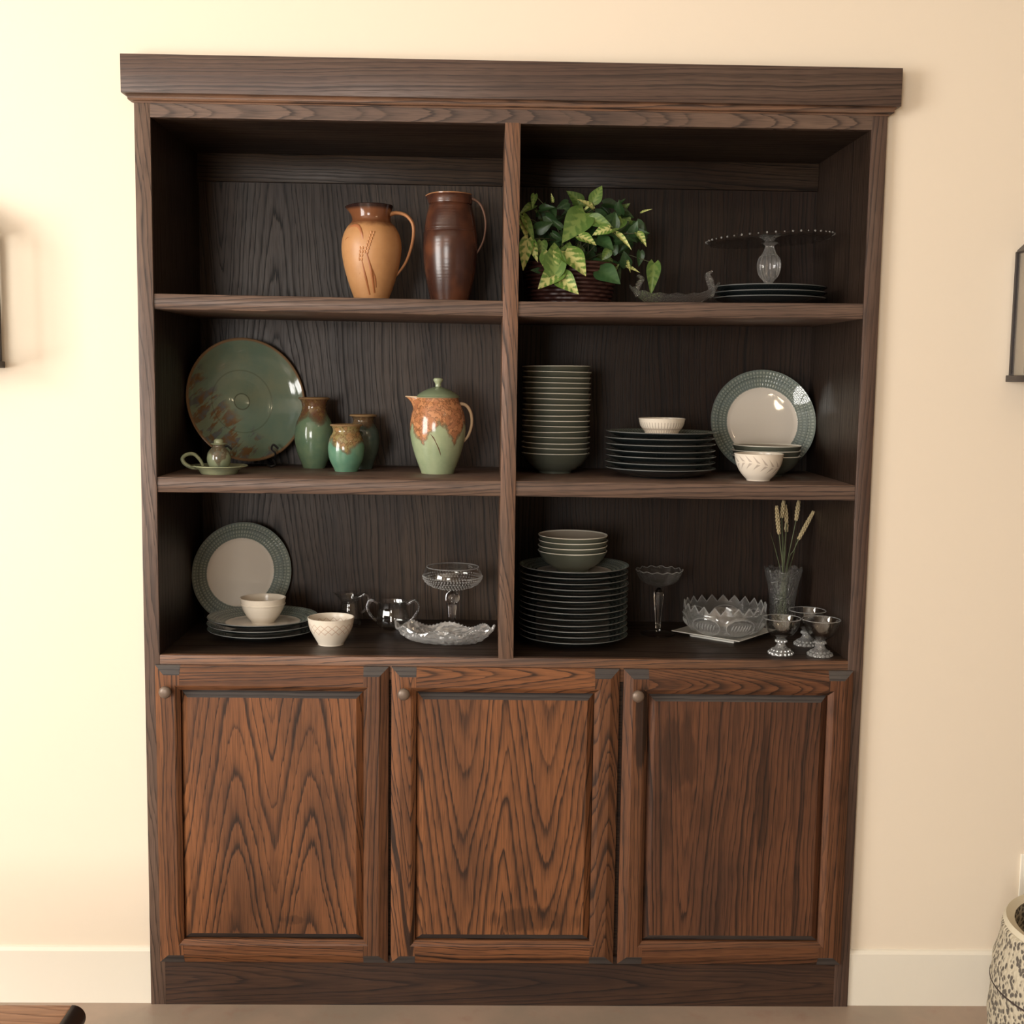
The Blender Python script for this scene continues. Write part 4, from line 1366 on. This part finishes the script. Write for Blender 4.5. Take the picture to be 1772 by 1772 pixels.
for i, ((ut, vt), (ub, vb), lab) in enumerate(EARS):
    yy = 0.335 + (i - 2.5) * 0.0065
    pt, pb = at_y(ut, max(vt, 869), yy), at_y(ub, vb, yy)
    wroot = thing('wheat_stalk', lab, 'dried plant', (VX.x, 0.335, ZB + 0.011), group='wheat in the glass vase')
    off = Vector((VX.x, 0.335, ZB + 0.011))
    foot = Vector((0.014 * math.cos(i * 1.047 + 0.4), 0.014 * math.sin(i * 1.047 + 0.4), 0.0))
    neck = Vector(((pb.x - VX.x) * 0.32, (yy - 0.335) * 0.8, htop))
    obj('stem', tube([foot, neck, (pb - off) * 0.55 + neck * 0.45 + Vector((0, 0, 0.0)), pb - off], 0.0013, 6), m_stem, wroot)
    eb = bmesh.new()
    dirv = pt - pb
    nn = max(4, int(dirv.length / 0.0042))
    rot = dirv.to_track_quat('Z', 'X').to_matrix().to_4x4()
    for j in range(nn):
        f_ = j / max(nn - 1, 1)
        rad = 0.0052 * (0.55 + 0.75 * math.sin(math.pi * (0.15 + 0.75 * f_)))
        for h_ in range(3):
            aa = h_ * 2.094 + j * 1.05
            c1 = pb + dirv * f_ + rot.to_3x3() @ Vector((math.cos(aa) * rad * 0.6, math.sin(aa) * rad * 0.6, 0))
            mtx = Matrix.Translation(c1 - off) @ rot @ Matrix.Rotation(0.35, 4, 'X') @ Matrix.Diagonal((0.0026, 0.0026, 0.0058, 1))
            bmesh.ops.create_icosphere(eb, subdivisions=1, radius=1.0, matrix=mtx)
    me = bpy.data.meshes.new('mesh')
    eb.to_mesh(me)
    eb.free()
    obj('ear', me, m_ear, wroot)
    if i in (0, 2, 4):
        lp = [neck * 0.8, neck + Vector((0.008 * (i - 2), 0.004, 0.03)), neck + Vector((0.014 * (i - 2) - 0.006, 0.004, 0.085))]
        obj('blade', tube(lp, [0.002, 0.0035, 0.0006], 8, (1.0, 0.2)), m_stem, wroot)

# dessert glasses
m_foot = glass('beaded_foot_glass', 0.03, 260.0, 0.5, clear=0.14, haze=0.22, dist=0.003, gloss=0.12)
bowlp = smoothprof([(0.006, 0.036), (0.014, 0.040), (0.030, 0.052), (0.040, 0.070), (0.0455, 0.088)], 5)
for (u, v, rp, lab) in ((1356, 1137, 22, 'coupe glass with beaded foot standing next to square plate'), (1425, 1140, 23, 'coupe glass with beaded foot nearest the right stile'),
                        (1400, 1121, 21, 'coupe glass standing behind the other two beaded coupes')):
    q, kk = stand(u, v, ZB, rp)
    g_ = thing('dessert_glass', lab, 'dessert glass', q, random.uniform(0, 3), 'beaded coupe glasses')
    obj('bowl', lathe(shell(bowlp, 0.0020, 0.039), 64), m_thin, g_)
    obj('rim', tube([(0.0447 * math.cos(a), 0.0447 * math.sin(a), 0.0885) for a in [2 * math.pi * j / 64 for j in range(65)]], 0.0009, 6, n=1, ref=Vector((0, 0, 1)), caps=False), m_rimgl, g_)
    ft = obj('foot', lathe(smoothprof([(0, 0.0), (0.026, 0.0), (0.029, 0.004), (0.022, 0.011), (0.0125, 0.020), (0.0095, 0.027), (0.0125, 0.0325), (0.009, 0.0365), (0, 0.0375)], 4), 36, facets(10, 0.05)), m_foot, g_)
    bb = bmesh.new()
    for ring, (rr, zz, cnt, br) in enumerate(((0.0275, 0.0045, 16, 0.0042), (0.0215, 0.0105, 14, 0.0035), (0.0120, 0.0325, 9, 0.0034))):
        for j in range(cnt):
            a = 2 * math.pi * (j + 0.5 * ring) / cnt
            bmesh.ops.create_icosphere(bb, subdivisions=1, radius=br, matrix=Matrix.Translation((rr * math.cos(a), rr * math.sin(a), zz)))
    me = bpy.data.meshes.new('mesh')
    bb.to_mesh(me)
    bb.free()
    obj('foot_beads', me, m_foot, ft)

# cake stand on the black plates (upper shelf)
zpl = PC.z + 2 * 0.0130 + 0.0060
m_foot2 = glass('ribbed_stem_glass', 0.02, clear=0.25, haze=0.13)
ck = thing('cake_stand', 'clear glass pedestal cake stand tilted on the black plates', 'cake stand', (PC.x - 0.004, PC.y, zpl))
c_ = at_y(1332, 420, PC.y)
hz = c_.z - zpl
obj('stem', lathe(smoothprof([(0.0, 0.002), (0.044, 0.0), (0.036, 0.008), (0.021, 0.018), (0.014, 0.025), (0.0105, 0.029)], 4) +
                  smoothprof([(0.013, 0.034), (0.0225, 0.046), (0.0275, 0.066), (0.0250, 0.086), (0.016, 0.099), (0.0105, hz - 0.008), (0.020, hz), (0.0, hz + 0.001)], 4), 60,
                  lambda a, i, r, z: (r * (1 + 0.06 * math.cos(15 * a)), z)), m_foot2, ck)
prof_ck = [(0, 0.0), (0.05, 0.0), (0.12, 0.002), (0.145, 0.004), (0.152, 0.009), (0.1545, 0.012), (0.152, 0.0135), (0.146, 0.008), (0.12, 0.006), (0, 0.005)]
o = obj('plate', lathe(prof_ck, 120, lambda a, i, r, z: (r * (1 + (0.012 * math.cos(30 * a) if r > 0.14 else 0)), z + (0.002 * math.cos(30 * a) if r > 0.14 else 0)), sharp=25), m_thin, ck)
o.location = (0, 0, hz - 0.002)
o.rotation_euler = (0, R_(-3.6), 0)
bb = bmesh.new()
for j in range(48):  # milky beads added to stand in for glints along the plate rim
    a = 2 * math.pi * j / 48
    bmesh.ops.create_icosphere(bb, subdivisions=1, radius=0.0027 if j % 3 else 0.0019, matrix=Matrix.Translation((0.1525 * math.cos(a), 0.1525 * math.sin(a), 0.012)))
me = bpy.data.meshes.new('mesh')
bb.to_mesh(me)
bb.free()
obj('beaded_edge', me, m_rimgl, o)

# glass boat with upright ends (upper shelf)
b0 = Vector((at_y(1167, 500, 0.14).x, 0.14, 0))
b0.z = z_s1(b0.x)
k = kpx(b0)
gb = thing('glass_basket', 'low clear glass centrepiece dish with upswept handle ends beside the ivy', 'dish', b0)
NA = 64
verts, faces = [], []


def bb_pt(a, t_, inn):
    ca, sa = math.cos(a), math.sin(a)
    xx = 0.108 * ca * (0.35 + 0.65 * t_)
    yy = 0.052 * sa * (0.35 + 0.65 * t_)
    zz = 0.024 * t_ ** 2 + 0.020 * (abs(ca) ** 4) * t_ ** 3 + (0.010 * max(ca, 0) ** 3) * t_ ** 2 + 0.0022 * math.cos(16 * a) * t_ ** 4
    return Vector((xx * (1 - inn * 8), yy * (1 - inn * 14), zz + inn * (1 - 0.8 * t_) + 0.001))


rows = [(j / 7, 0.0) for j in range(8)] + [(j / 7, 0.004) for j in range(7, -1, -1)]
for (t_, inn) in rows:
    for i in range(NA):
        verts.append(bb_pt(2 * math.pi * i / NA, t_, inn))
for j in range(len(rows) - 1):
    for i in range(NA):
        i2 = (i + 1) % NA
        faces.append((j * NA + i, j * NA + i2, (j + 1) * NA + i2, (j + 1) * NA + i))
faces.append(tuple(range(NA))[::-1])
faces.append(tuple((len(rows) - 1) * NA + i for i in range(NA)))
obj('dish_body', mesh_from(verts, faces, sharp=25), m_cut, gb)
for s, h_ in ((-1, 0.050), (1, 0.062)):
    for yy in (-0.012, 0.012):
        pts = [(0.086 * s, yy, 0.022), (0.090 * s, yy * 1.15, 0.034), (0.084 * s, yy * 1.2, 0.022 + h_ * 0.6), (0.078 * s, yy * 0.9, h_ + 0.012), (0.088 * s, yy * 0.5, h_ + 0.020)]
        obj('handle', tube(pts, [0.006, 0.0050, 0.0062, 0.0045, 0.003], 10), m_cut, gb)

# ------------------------------------------------------------------ ivy in a wicker basket
YB = 0.21
bxp = at_y(985, 500, YB)
zsh = z_s1(bxp.x)
iv = thing('basket_of_ivy', 'trailing variegated ivy plant in a dark red wicker basket', 'potted plant', (bxp.x, YB, zsh))
m_wick = NT('dark_red_wicker')
co, x, y, z = m_wick.obj()
m_wick = m_wick.out(m_wick.mix(m_wick.noise(co, 60.0, 3.0), (0.034, 0.011, 0.010), (0.075, 0.028, 0.020)), 0.45)
HB_, RB = 0.100, 0.112
bk = obj('basket', lathe([(0, 0.001), (0.090, 0.0), (0.094, 0.004), (RB, HB_), (RB - 0.006, HB_), (0.086, 0.010), (0, 0.010)], 48), m_wick, iv)
for i in range(11):
    z_ = 0.006 + i * 0.0092
    rr = 0.094 + (RB - 0.094) * z_ / HB_
    ph = math.pi * (i % 2)
    pts = [((rr + 0.0022 + 0.0016 * math.cos(18 * a + ph)) * math.cos(a), (rr + 0.0022 + 0.0016 * math.cos(18 * a + ph)) * math.sin(a), z_) for a in [2 * math.pi * j / 108 for j in range(109)]]
    obj('wicker_strand', tube(pts, 0.0042, 6, n=1, ref=Vector((0, 0, 1)), caps=False), m_wick, bk)
obj('soil', lathe([(0, HB_ - 0.012), (RB - 0.008, HB_ - 0.014)], 32), plain('dark_moss', (0.012, 0.014, 0.008), 0.9), iv)


def leaf_mesh(ln, wd, fold, curl, seed):
    rnd = random.Random(seed)
    NU, NV = 9, 12
    vs, fc = [], []
    for side in (0, 1):
        for j in range(NV + 1):
            t_ = j / NV
            w_ = wd * (math.sin(math.pi * min(1, t_ * 0.97 + 0.03) ** 0.62) ** 0.85) * (1 - 0.25 * t_)
            back = -0.10 * ln * math.exp(-(t_ / 0.10) ** 2)
            for i in range(NU + 1):
                s = i / NU * 2 - 1
                x_ = s * w_
                y_ = t_ * ln + back * abs(s) ** 1.2
                z_ = fold * abs(s) * w_ - curl * t_ ** 2 * ln + 0.05 * w_ * math.sin(9 * t_ + 3 * s + seed) * abs(s) - side * 0.0006
                vs.append((x_, y_, z_))
    n = (NU + 1)
    o2 = n * (NV + 1)
    for j in range(NV):
        for i in range(NU):
            a = j * n + i
            fc.append((a, a + 1, a + n + 1, a + n))
            fc.append((o2 + a + n, o2 + a + n + 1, o2 + a + 1, o2 + a))
    return mesh_from(vs, fc, sharp=80)


def leaf_mat(name, g1, g2, pale, amt):
    t = NT(name)
    co, x, y, z = t.obj()
    ax = t.math('ABSOLUTE', x)
    n = t.noise(co, 110.0, 4.0, 0.6)
    v = t.math('PINGPONG', t.math('SUBTRACT', t.math('MULTIPLY', y, 160.0), t.math('MULTIPLY', ax, 170.0)), 1.0)
    m = t.math('MULTIPLY_ADD', ax, -62.0, 0.92)
    m = t.math('MULTIPLY_ADD', t.math('SUBTRACT', n, 0.5), 1.7, m)
    m = t.math('MULTIPLY_ADD', t.math('SUBTRACT', v, 0.5), 0.55, m)
    m = t.math('MULTIPLY', t.step(m, 0.30, 0.80), amt)
    mid = t.math('MULTIPLY', t.math('SUBTRACT', 1.0, t.step(ax, 0.0003, 0.0012)), amt)
    m = t.math('MAXIMUM', m, mid)
    t.out(t.mix(m, t.mix(n, g1, g2), pale), 0.38, spec=0.4)
    t.b.inputs['Subsurface Weight'].default_value = 0.0
    return t.m


PALE = (0.52, 0.52, 0.20)
LM = [leaf_mat('ivy_variegated', (0.085, 0.175, 0.030), (0.135, 0.240, 0.045), PALE, 0.95),
      leaf_mat('ivy_green', (0.075, 0.150, 0.032), (0.110, 0.200, 0.045), (0.24, 0.33, 0.09), 0.6),
      leaf_mat('ivy_dark', (0.022, 0.060, 0.020), (0.035, 0.085, 0.028), (0.06, 0.12, 0.04), 0.35)]
LEAF = {}
for mi_ in range(3):
    for sh, (w_, fo, cu) in enumerate(((0.34, 0.35, 0.20), (0.25, 0.55, 0.28), (0.13, 0.9, 0.15))):
        me = leaf_mesh(0.055, 0.055 * w_, fo, cu, mi_ * 3 + sh)
        me.materials.append(LM[mi_])
        LEAF[(mi_, sh)] = me


def put_leaf(base_p, tip_p, facing, key, scale=1.0):
    d = (tip_p - base_p)
    L = d.length
    yv = d.normalized()
    zv = (facing - yv * facing.dot(yv)).normalized()
    xv = yv.cross(zv)
    o = obj('leaf', LEAF[key], [], iv)
    s = L / 0.055
    o.matrix_local = Matrix.Translation(base_p - Vector((bxp.x, YB, zsh))) @ Matrix(((xv.x, yv.x, zv.x, 0), (xv.y, yv.y, zv.y, 0), (xv.z, yv.z, zv.z, 0), (0, 0, 0, 1))) @ Matrix.Diagonal((s * scale, s, s, 1))
    return o


def cpx(a, b):
    return 890 + a / 6.329, 310 + b / 6.329


# (base, tip, depth at base, depth at tip, material, shape, widening)
LV = [((775, 372), (545, 645), .13, .08, 1, 0, 1.1), ((830, 440), (1070, 500), .12, .10, 1, 0, 1.0), ((1050, 540), (865, 590), .10, .085, 0, 0, 1.05), ((705, 625), (897, 690), .09, .07, 0, 0, 1.1),
      ((905, 655), (1087, 742), .11, .08, 2, 0, 1.3), ((1115, 600), (1282, 742), .12, .08, 0, 2, 1.0), ((1345, 590), (1447, 695), .14, .11, 0, 1, 1.0), ((90, 400), (230, 675), .12, .09, 1, 2, 1.2),
      ((75, 430), (150, 665), .12, .09, 0, 2, 1.2), ((150, 655), (92, 955), .09, .06, 0, 1, 1.0), ((180, 675), (248, 882), .09, .07, 0, 1, 1.0), ((440, 1045), (442, 660), .06, .085, 1, 0, 1.0),
      ((395, 800), (400, 1045), .085, .055, 0, 0, 1.35), ((560, 790), (792, 1008), .09, .05, 0, 0, 1.2), ((560, 880), (610, 670), .10, .11, 1, 0, 1.2), ((510, 985), (265, 1168), .07, .045, 0, 0, 1.1),
      ((470, 1050), (697, 1228), .07, .040, 0, 0, 1.15), ((930, 1000), (1150, 1108), .11, .07, 2, 0, 1.35), ((860, 325), (715, 210), .13, .10, 0, 2, 1.3), ((780, 330), (855, 265), .13, .12, 0, 2, 1.3),
      ((220, 290), (70, 345), .15, .12, 1, 1, 1.0), ((225, 170), (200, 290), .15, .13, 1, 1, 1.0), ((1535, 920), (1500, 1225), .20, .17, 1, 1, 1.0), ((1270, 600), (1465, 570), .16, .14, 2, 1, 1.2),
      ((300, 680), (310, 850), .12, .10, 1, 0, 1.0), ((280, 330), (420, 290), .17, .15, 2, 1, 1.2), ((1060, 560), (1130, 640), .14, .12, 2, 0, 1.4), ((1390, 370), (1500, 322), .20, .18, 0, 2, 0.8),
      ((1240, 900), (1270, 1010), .15, .13, 0, 2, 1.0), ((1230, 960), (1370, 1010), .15, .13, 0, 2, 1.0), ((1080, 820), (1130, 700), .15, .14, 2, 0, 1.2), ((860, 900), (990, 960), .15, .13, 2, 0, 1.2),
      ((1180, 440), (1080, 560), .15, .12, 1, 0, 1.1), ((420, 250), (410, 160), .16, .15, 0, 1, 0.9)]
for (b, tp, yb, yt, mi_, sh, wd) in LV:
    pb, pt = at_y(*cpx(*b), yb), at_y(*cpx(*tp), yt)
    put_leaf(pb, pt, Vector((random.uniform(-.25, .25), -1.0, random.uniform(0.25, 0.7))), (mi_, sh), wd)
rnd = random.Random(5)
for i in range(150):
    a, b = rnd.uniform(90, 1420), rnd.uniform(250, 1050)
    if ((a - 720) / 720) ** 2 + ((b - 700) / 470) ** 2 > 1.0:
        continue
    yy = rnd.uniform(0.13, 0.32)
    pb = at_y(*cpx(a, b), yy)
    if pb.x < MR + 0.03:
        continue
    an = rnd.uniform(0, 6.28)
    ln = rnd.uniform(0.03, 0.05)
    tipv = Vector((math.cos(an) * ln, -rnd.uniform(0, 0.02), math.sin(an) * ln * 0.9))
    if (pb + tipv).z < zsh + 0.012 or (pb + tipv).x < MR + 0.008:
        continue
    put_leaf(pb, pb + tipv, Vector((rnd.uniform(-.7, .7), -1, rnd.uniform(-0.2, .9))), (2 if rnd.random() < 0.86 else 1, rnd.choice((0, 0, 1))), rnd.uniform(0.9, 1.3))
m_vine = plain('ivy_vine', (0.07, 0.075, 0.03), 0.6)
c0 = Vector((bxp.x, YB, zsh))
for i in range(26):
    (b, tp, yb, yt, *_r) = LV[i]
    pb = at_y(*cpx(*b), yb) - c0
    root = Vector((rnd.uniform(-.05, .05), rnd.uniform(-.05, .05), HB_ - 0.015))
    mid = (root + pb) * 0.5 + Vector((0, 0.01, 0.035))
    obj('vine', tube([root, mid, pb], 0.0011, 5), m_vine, iv)

# ------------------------------------------------------------------ wall lanterns, outlet, bench, woven basket
m_black = plain('blackened_iron', (0.035, 0.028, 0.028), 0.42, metal=0.3)
m_lbrown = plain('lantern_candle_sleeve', (0.30, 0.17, 0.10), 0.5)
m_pane = thin_glass('lantern_pane')


def lantern(xc, label):
    z0_, z1_, z2_ = 1.512, 1.806, 1.87
    zo = thing('wall_lantern', label, 'wall lamp', (xc, WALL_Y, z0_), group='wall lanterns')
    hw0, hw1, dp0, dp1 = 0.105, 0.105, 0.115, 0.115
    H = z1_ - z0_

    def bar(p, q_, r_, nm='post'):
        obj(nm, tube([p, q_], r_, 4, n=1, ref=Vector((1, 1, 0))), m_black, zo)
    for sx in (-1, 1):
        bar((sx * hw0, -dp0, 0.012), (sx * hw1, -dp1, H), 0.0060)
        bar((sx * hw0, -0.012, 0.012), (sx * hw1, -0.012, H), 0.0060)
        bar((sx * hw1, -0.012, H), (sx * hw1, -dp1, H), 0.0045, 'top_rail')
    bar((-hw1, -dp1, H), (hw1, -dp1, H), 0.0045, 'top_rail')
    obj('base_plate', box(-hw0 - 0.009, hw0 + 0.009, -dp0 - 0.009, -0.003, 0.0, 0.015, 0.001), m_black, zo)
    obj('back_board', box(-0.072, 0.072, -0.010, 0.0, 0.02, H + 0.05, 0.001), m_lbrown, zo)
    vs = [(-hw1, -dp1, H + 0.004), (hw1, -dp1, H + 0.004), (hw1, -0.004, H + 0.004), (-hw1, -0.004, H + 0.004), (-0.03, -0.06, H + 0.075), (0.03, -0.06, H + 0.075), (0.03, -0.004, H + 0.075), (-0.03, -0.004, H + 0.075)]
    obj('hood', mesh_from(vs, [(0, 1, 5, 4), (1, 2, 6, 5), (2, 3, 7, 6), (3, 0, 4, 7), (4, 5, 6, 7), (3, 2, 1, 0)], smooth=False), m_black, zo)
    e = 0.004

    def pane(a, b, c, d_, nrm):
        nv = Vector(nrm) * 0.0015
        vv = [Vector(p) for p in (a, b, c, d_)]
        vv = [p - nv for p in vv] + [p + nv for p in vv]
        obj('pane', mesh_from(vv, [(3, 2, 1, 0), (4, 5, 6, 7), (0, 1, 5, 4), (1, 2, 6, 5), (2, 3, 7, 6), (3, 0, 4, 7)], smooth=False), m_pane, zo)
    pane((-hw0 + e, -dp0, .016), (hw0 - e, -dp0, .016), (hw1 - e, -dp1, H - e), (-hw1 + e, -dp1, H - e), (0, -1, 0))
    pane((-hw0, -dp0 + e, .016), (-hw0, -.016, .016), (-hw1, -.016, H - e), (-hw1, -dp1 + e, H - e), (-1, 0, 0))
    pane((hw0, -dp0 + e, .016), (hw0, -.016, .016), (hw1, -.016, H - e), (hw1, -dp1 + e, H - e), (1, 0, 0))
    for sx in (-0.035, 0.035):
        obj('candle_sleeve', lathe([(0, 0.012), (0.013, 0.012), (0.013, 0.12), (0.009, 0.124), (0, 0.124)], 20, origin=(sx, -0.06, 0)), m_lbrown, zo)
    return zo


# left edge of the right lantern's base shows at pixel 1740, right edge of the left one at pixel 9
xr_ = at_y(1740, 660, WALL_Y - 0.004).x
xl_ = at_y(9, 638, WALL_Y - 0.004).x
lantern(xr_ + 0.114, 'black framed glass wall lantern beside right stile of cabinet')
lantern(xl_ - 0.114, 'black framed glass wall lantern on bright wall left of cabinet')

m_plastic = plain('white_plastic', (0.80, 0.76, 0.66), 0.3)
ox = at_y(1765, 1515, WALL_Y - 0.005).x
oz0, oz1 = at_y(1765, 1552, WALL_Y - 0.005).z, at_y(1765, 1478, WALL_Y - 0.005).z
ol = thing('wall_outlet', 'white electrical outlet cover on wall above woven basket', 'outlet', (ox + 0.036, WALL_Y, (oz0 + oz1) / 2))
obj('cover', box(-0.036, 0.036, -0.006, 0.0, -(oz1 - oz0) / 2, (oz1 - oz0) / 2, 0.002), m_plastic, ol)
for dz in (-0.02, 0.02):
    s_ = obj('socket', lathe([(0, 0), (0.016, 0), (0.016, 0.002), (0, 0.002)], 24), m_plastic, ol)
    s_.rotation_euler = (R_(90), 0, 0)
    s_.location = (0, -0.0055, dz)

# bench corner, lower left
bz = 0.45
e1, e2 = at_z(0, 1738, bz), at_z(120, 1738, bz)
bench_oak = oak('oak_bench_top', 'x', ((-1.0, 0.02),), slope=6, freq=60, light=(0.42, 0.20, 0.095), light2=(0.33, 0.155, 0.075), dark=(0.16, 0.07, 0.035), seed=80, side=0.9, rough=0.3)
bench_dark = plain('bench_dark_edge', (0.014, 0.009, 0.008), 0.35)
rx, ry = at_z(140, 1752, bz)[:2]
bn = thing('bench', 'low wooden bench with dark rounded edge in front of cabinet', 'bench', (rx - 0.55, e1.y - 0.2, 0))
bx1 = 0.55
top_y = 0.2
obj('bench_top', box(-0.55, bx1 - 0.022, -0.2, top_y, bz - 0.03, bz, 0.003), bench_oak, bn)
prof_e = []
vs = []
NS = 14
for yy in (-0.2, top_y):
    for j in range(NS + 1):
        a = math.pi / 2 - math.pi * j / NS
        vs.append((bx1 - 0.0225 + 0.022 * math.cos(a), yy + (0.0 if yy < 0 else -0.012 * (1 - math.cos(a)) * 0.2), bz - 0.022 + 0.0225 * math.sin(a)))
fc = [(j, j + 1, NS + 2 + j, NS + 1 + j) for j in range(NS)] + [tuple(range(NS + 1))[::-1], tuple(range(NS + 1, 2 * NS + 2))]
obj('end_edge', mesh_from(vs, fc, sharp=60), bench_dark, bn)
for sx in (-0.5, 0.46):
    for sy in (-0.16, 0.14):
        obj('leg', box(sx, sx + 0.045, sy, sy + 0.045, 0, bz - 0.028, 0.003), bench_dark, bn)

# woven basket, lower right
t = NT('cream_black_weave')
co, x, y, z = t.obj()
ang = t.math('ARCTAN2', y, x)
cv = t.n('ShaderNodeTexVoronoi')
cv.inputs['Scale'].default_value = 1.0
t.put(cv.inputs['Vector'], t.xyz(t.math('MULTIPLY', ang, 24.0), t.math('MULTIPLY', z, 88.0), 0.0))
spot = t.math('SUBTRACT', 1.0, t.step(cv.outputs['Distance'], 0.36, 0.55))
zb = t.noise(t.xyz(0.0, 0.0, t.math('MULTIPLY', z, 9.0)), 1.0, 0.0)
c = t.mix(t.math('MULTIPLY', spot, 0.88), (0.52, 0.46, 0.34), (0.055, 0.045, 0.04))
t.out(c, 0.8)
t.bump(cv.outputs['Distance'], 0.8, 0.006)
m_weave = t.m
m_cream = plain('cream_cotton', (0.62, 0.56, 0.42), 0.8)
lft = at_y(1727, 1700, -0.35)
BR = 0.22
wb = thing('woven_basket', 'cream and black woven floor basket against right wall section', 'basket', (lft.x + BR, -0.35, 0))
tz = at_y(1745, 1612, -0.35).z
obj('wall', lathe(shell(smoothprof([(BR * 0.86, 0.0), (BR * 0.96, 0.02), (BR, tz * 0.35), (BR * 0.985, tz * 0.7), (BR * 0.92, tz * 0.94), (BR * 0.88, tz)], 5), 0.01, 0.012), 96, lambda a, i, r, z: (r + 0.002 * math.cos(z * 420), z)), m_weave, wb)
obj('rim_band', lathe([(BR * 0.885, tz * 0.985), (BR * 0.905, tz * 1.0), (BR * 0.88, tz * 1.03), (BR * 0.80, tz * 1.01)], 96), m_cream, wb)
obj('dark_band', lathe([(BR * 0.985 + 0.001, tz * 0.62), (BR * 0.985 + 0.004, tz * 0.635), (BR * 0.985 + 0.001, tz * 0.65)], 96), plain('weave_dark_band', (0.045, 0.03, 0.025), 0.8), wb)
hp = [(math.cos(a) * (BR + 0.008), math.sin(a) * (BR + 0.008), z_) for a, z_ in ((R_(196), tz * 0.50), (R_(199), tz * 0.30), (R_(208), tz * 0.16), (R_(222), tz * 0.13), (R_(236), tz * 0.2), (R_(243), tz * 0.34), (R_(246), tz * 0.5))]
obj('strap_handle', tube(hp, 0.009, 8, (0.4, 1.3)), m_cream, wb)

# ceiling chandelier behind the camera (its bulbs glint on the upright plate)
m_bulb = NT('lit_bulb')
m_bulb.b.inputs['Emission Color'].default_value = (1.0, 0.80, 0.52, 1)
m_bulb.b.inputs['Emission Strength'].default_value = 60.0
m_bulb = m_bulb.out((1, 0.9, 0.7), 0.3)
ch = thing('chandelier', 'iron chandelier with small warm bulbs hanging from the ceiling', 'chandelier', (2.16, -2.12, ROOM_Z1))
obj('canopy', lathe([(0, -0.03), (0.05, -0.025), (0.06, 0.0), (0, 0.0)], 24), m_black, ch)
obj('rod', tube([(0, 0, -0.01), (0, 0, -0.40)], 0.008, 8, n=1), m_black, ch)
for i in range(5):
    a = 2 * math.pi * i / 5 + 0.4
    arm = obj('arm', tube([(0, 0, -0.38), (0.06 * math.cos(a), 0.06 * math.sin(a), -0.44), (0.11 * math.cos(a), 0.11 * math.sin(a), -0.40)], 0.007, 8), m_black, ch)
    obj('bulb', lathe(smoothprof([(0, 0), (0.014, 0.005), (0.020, 0.025), (0.013, 0.048), (0, 0.055)], 3), 16, origin=(0.11 * math.cos(a), 0.11 * math.sin(a), -0.40)), m_bulb, arm)
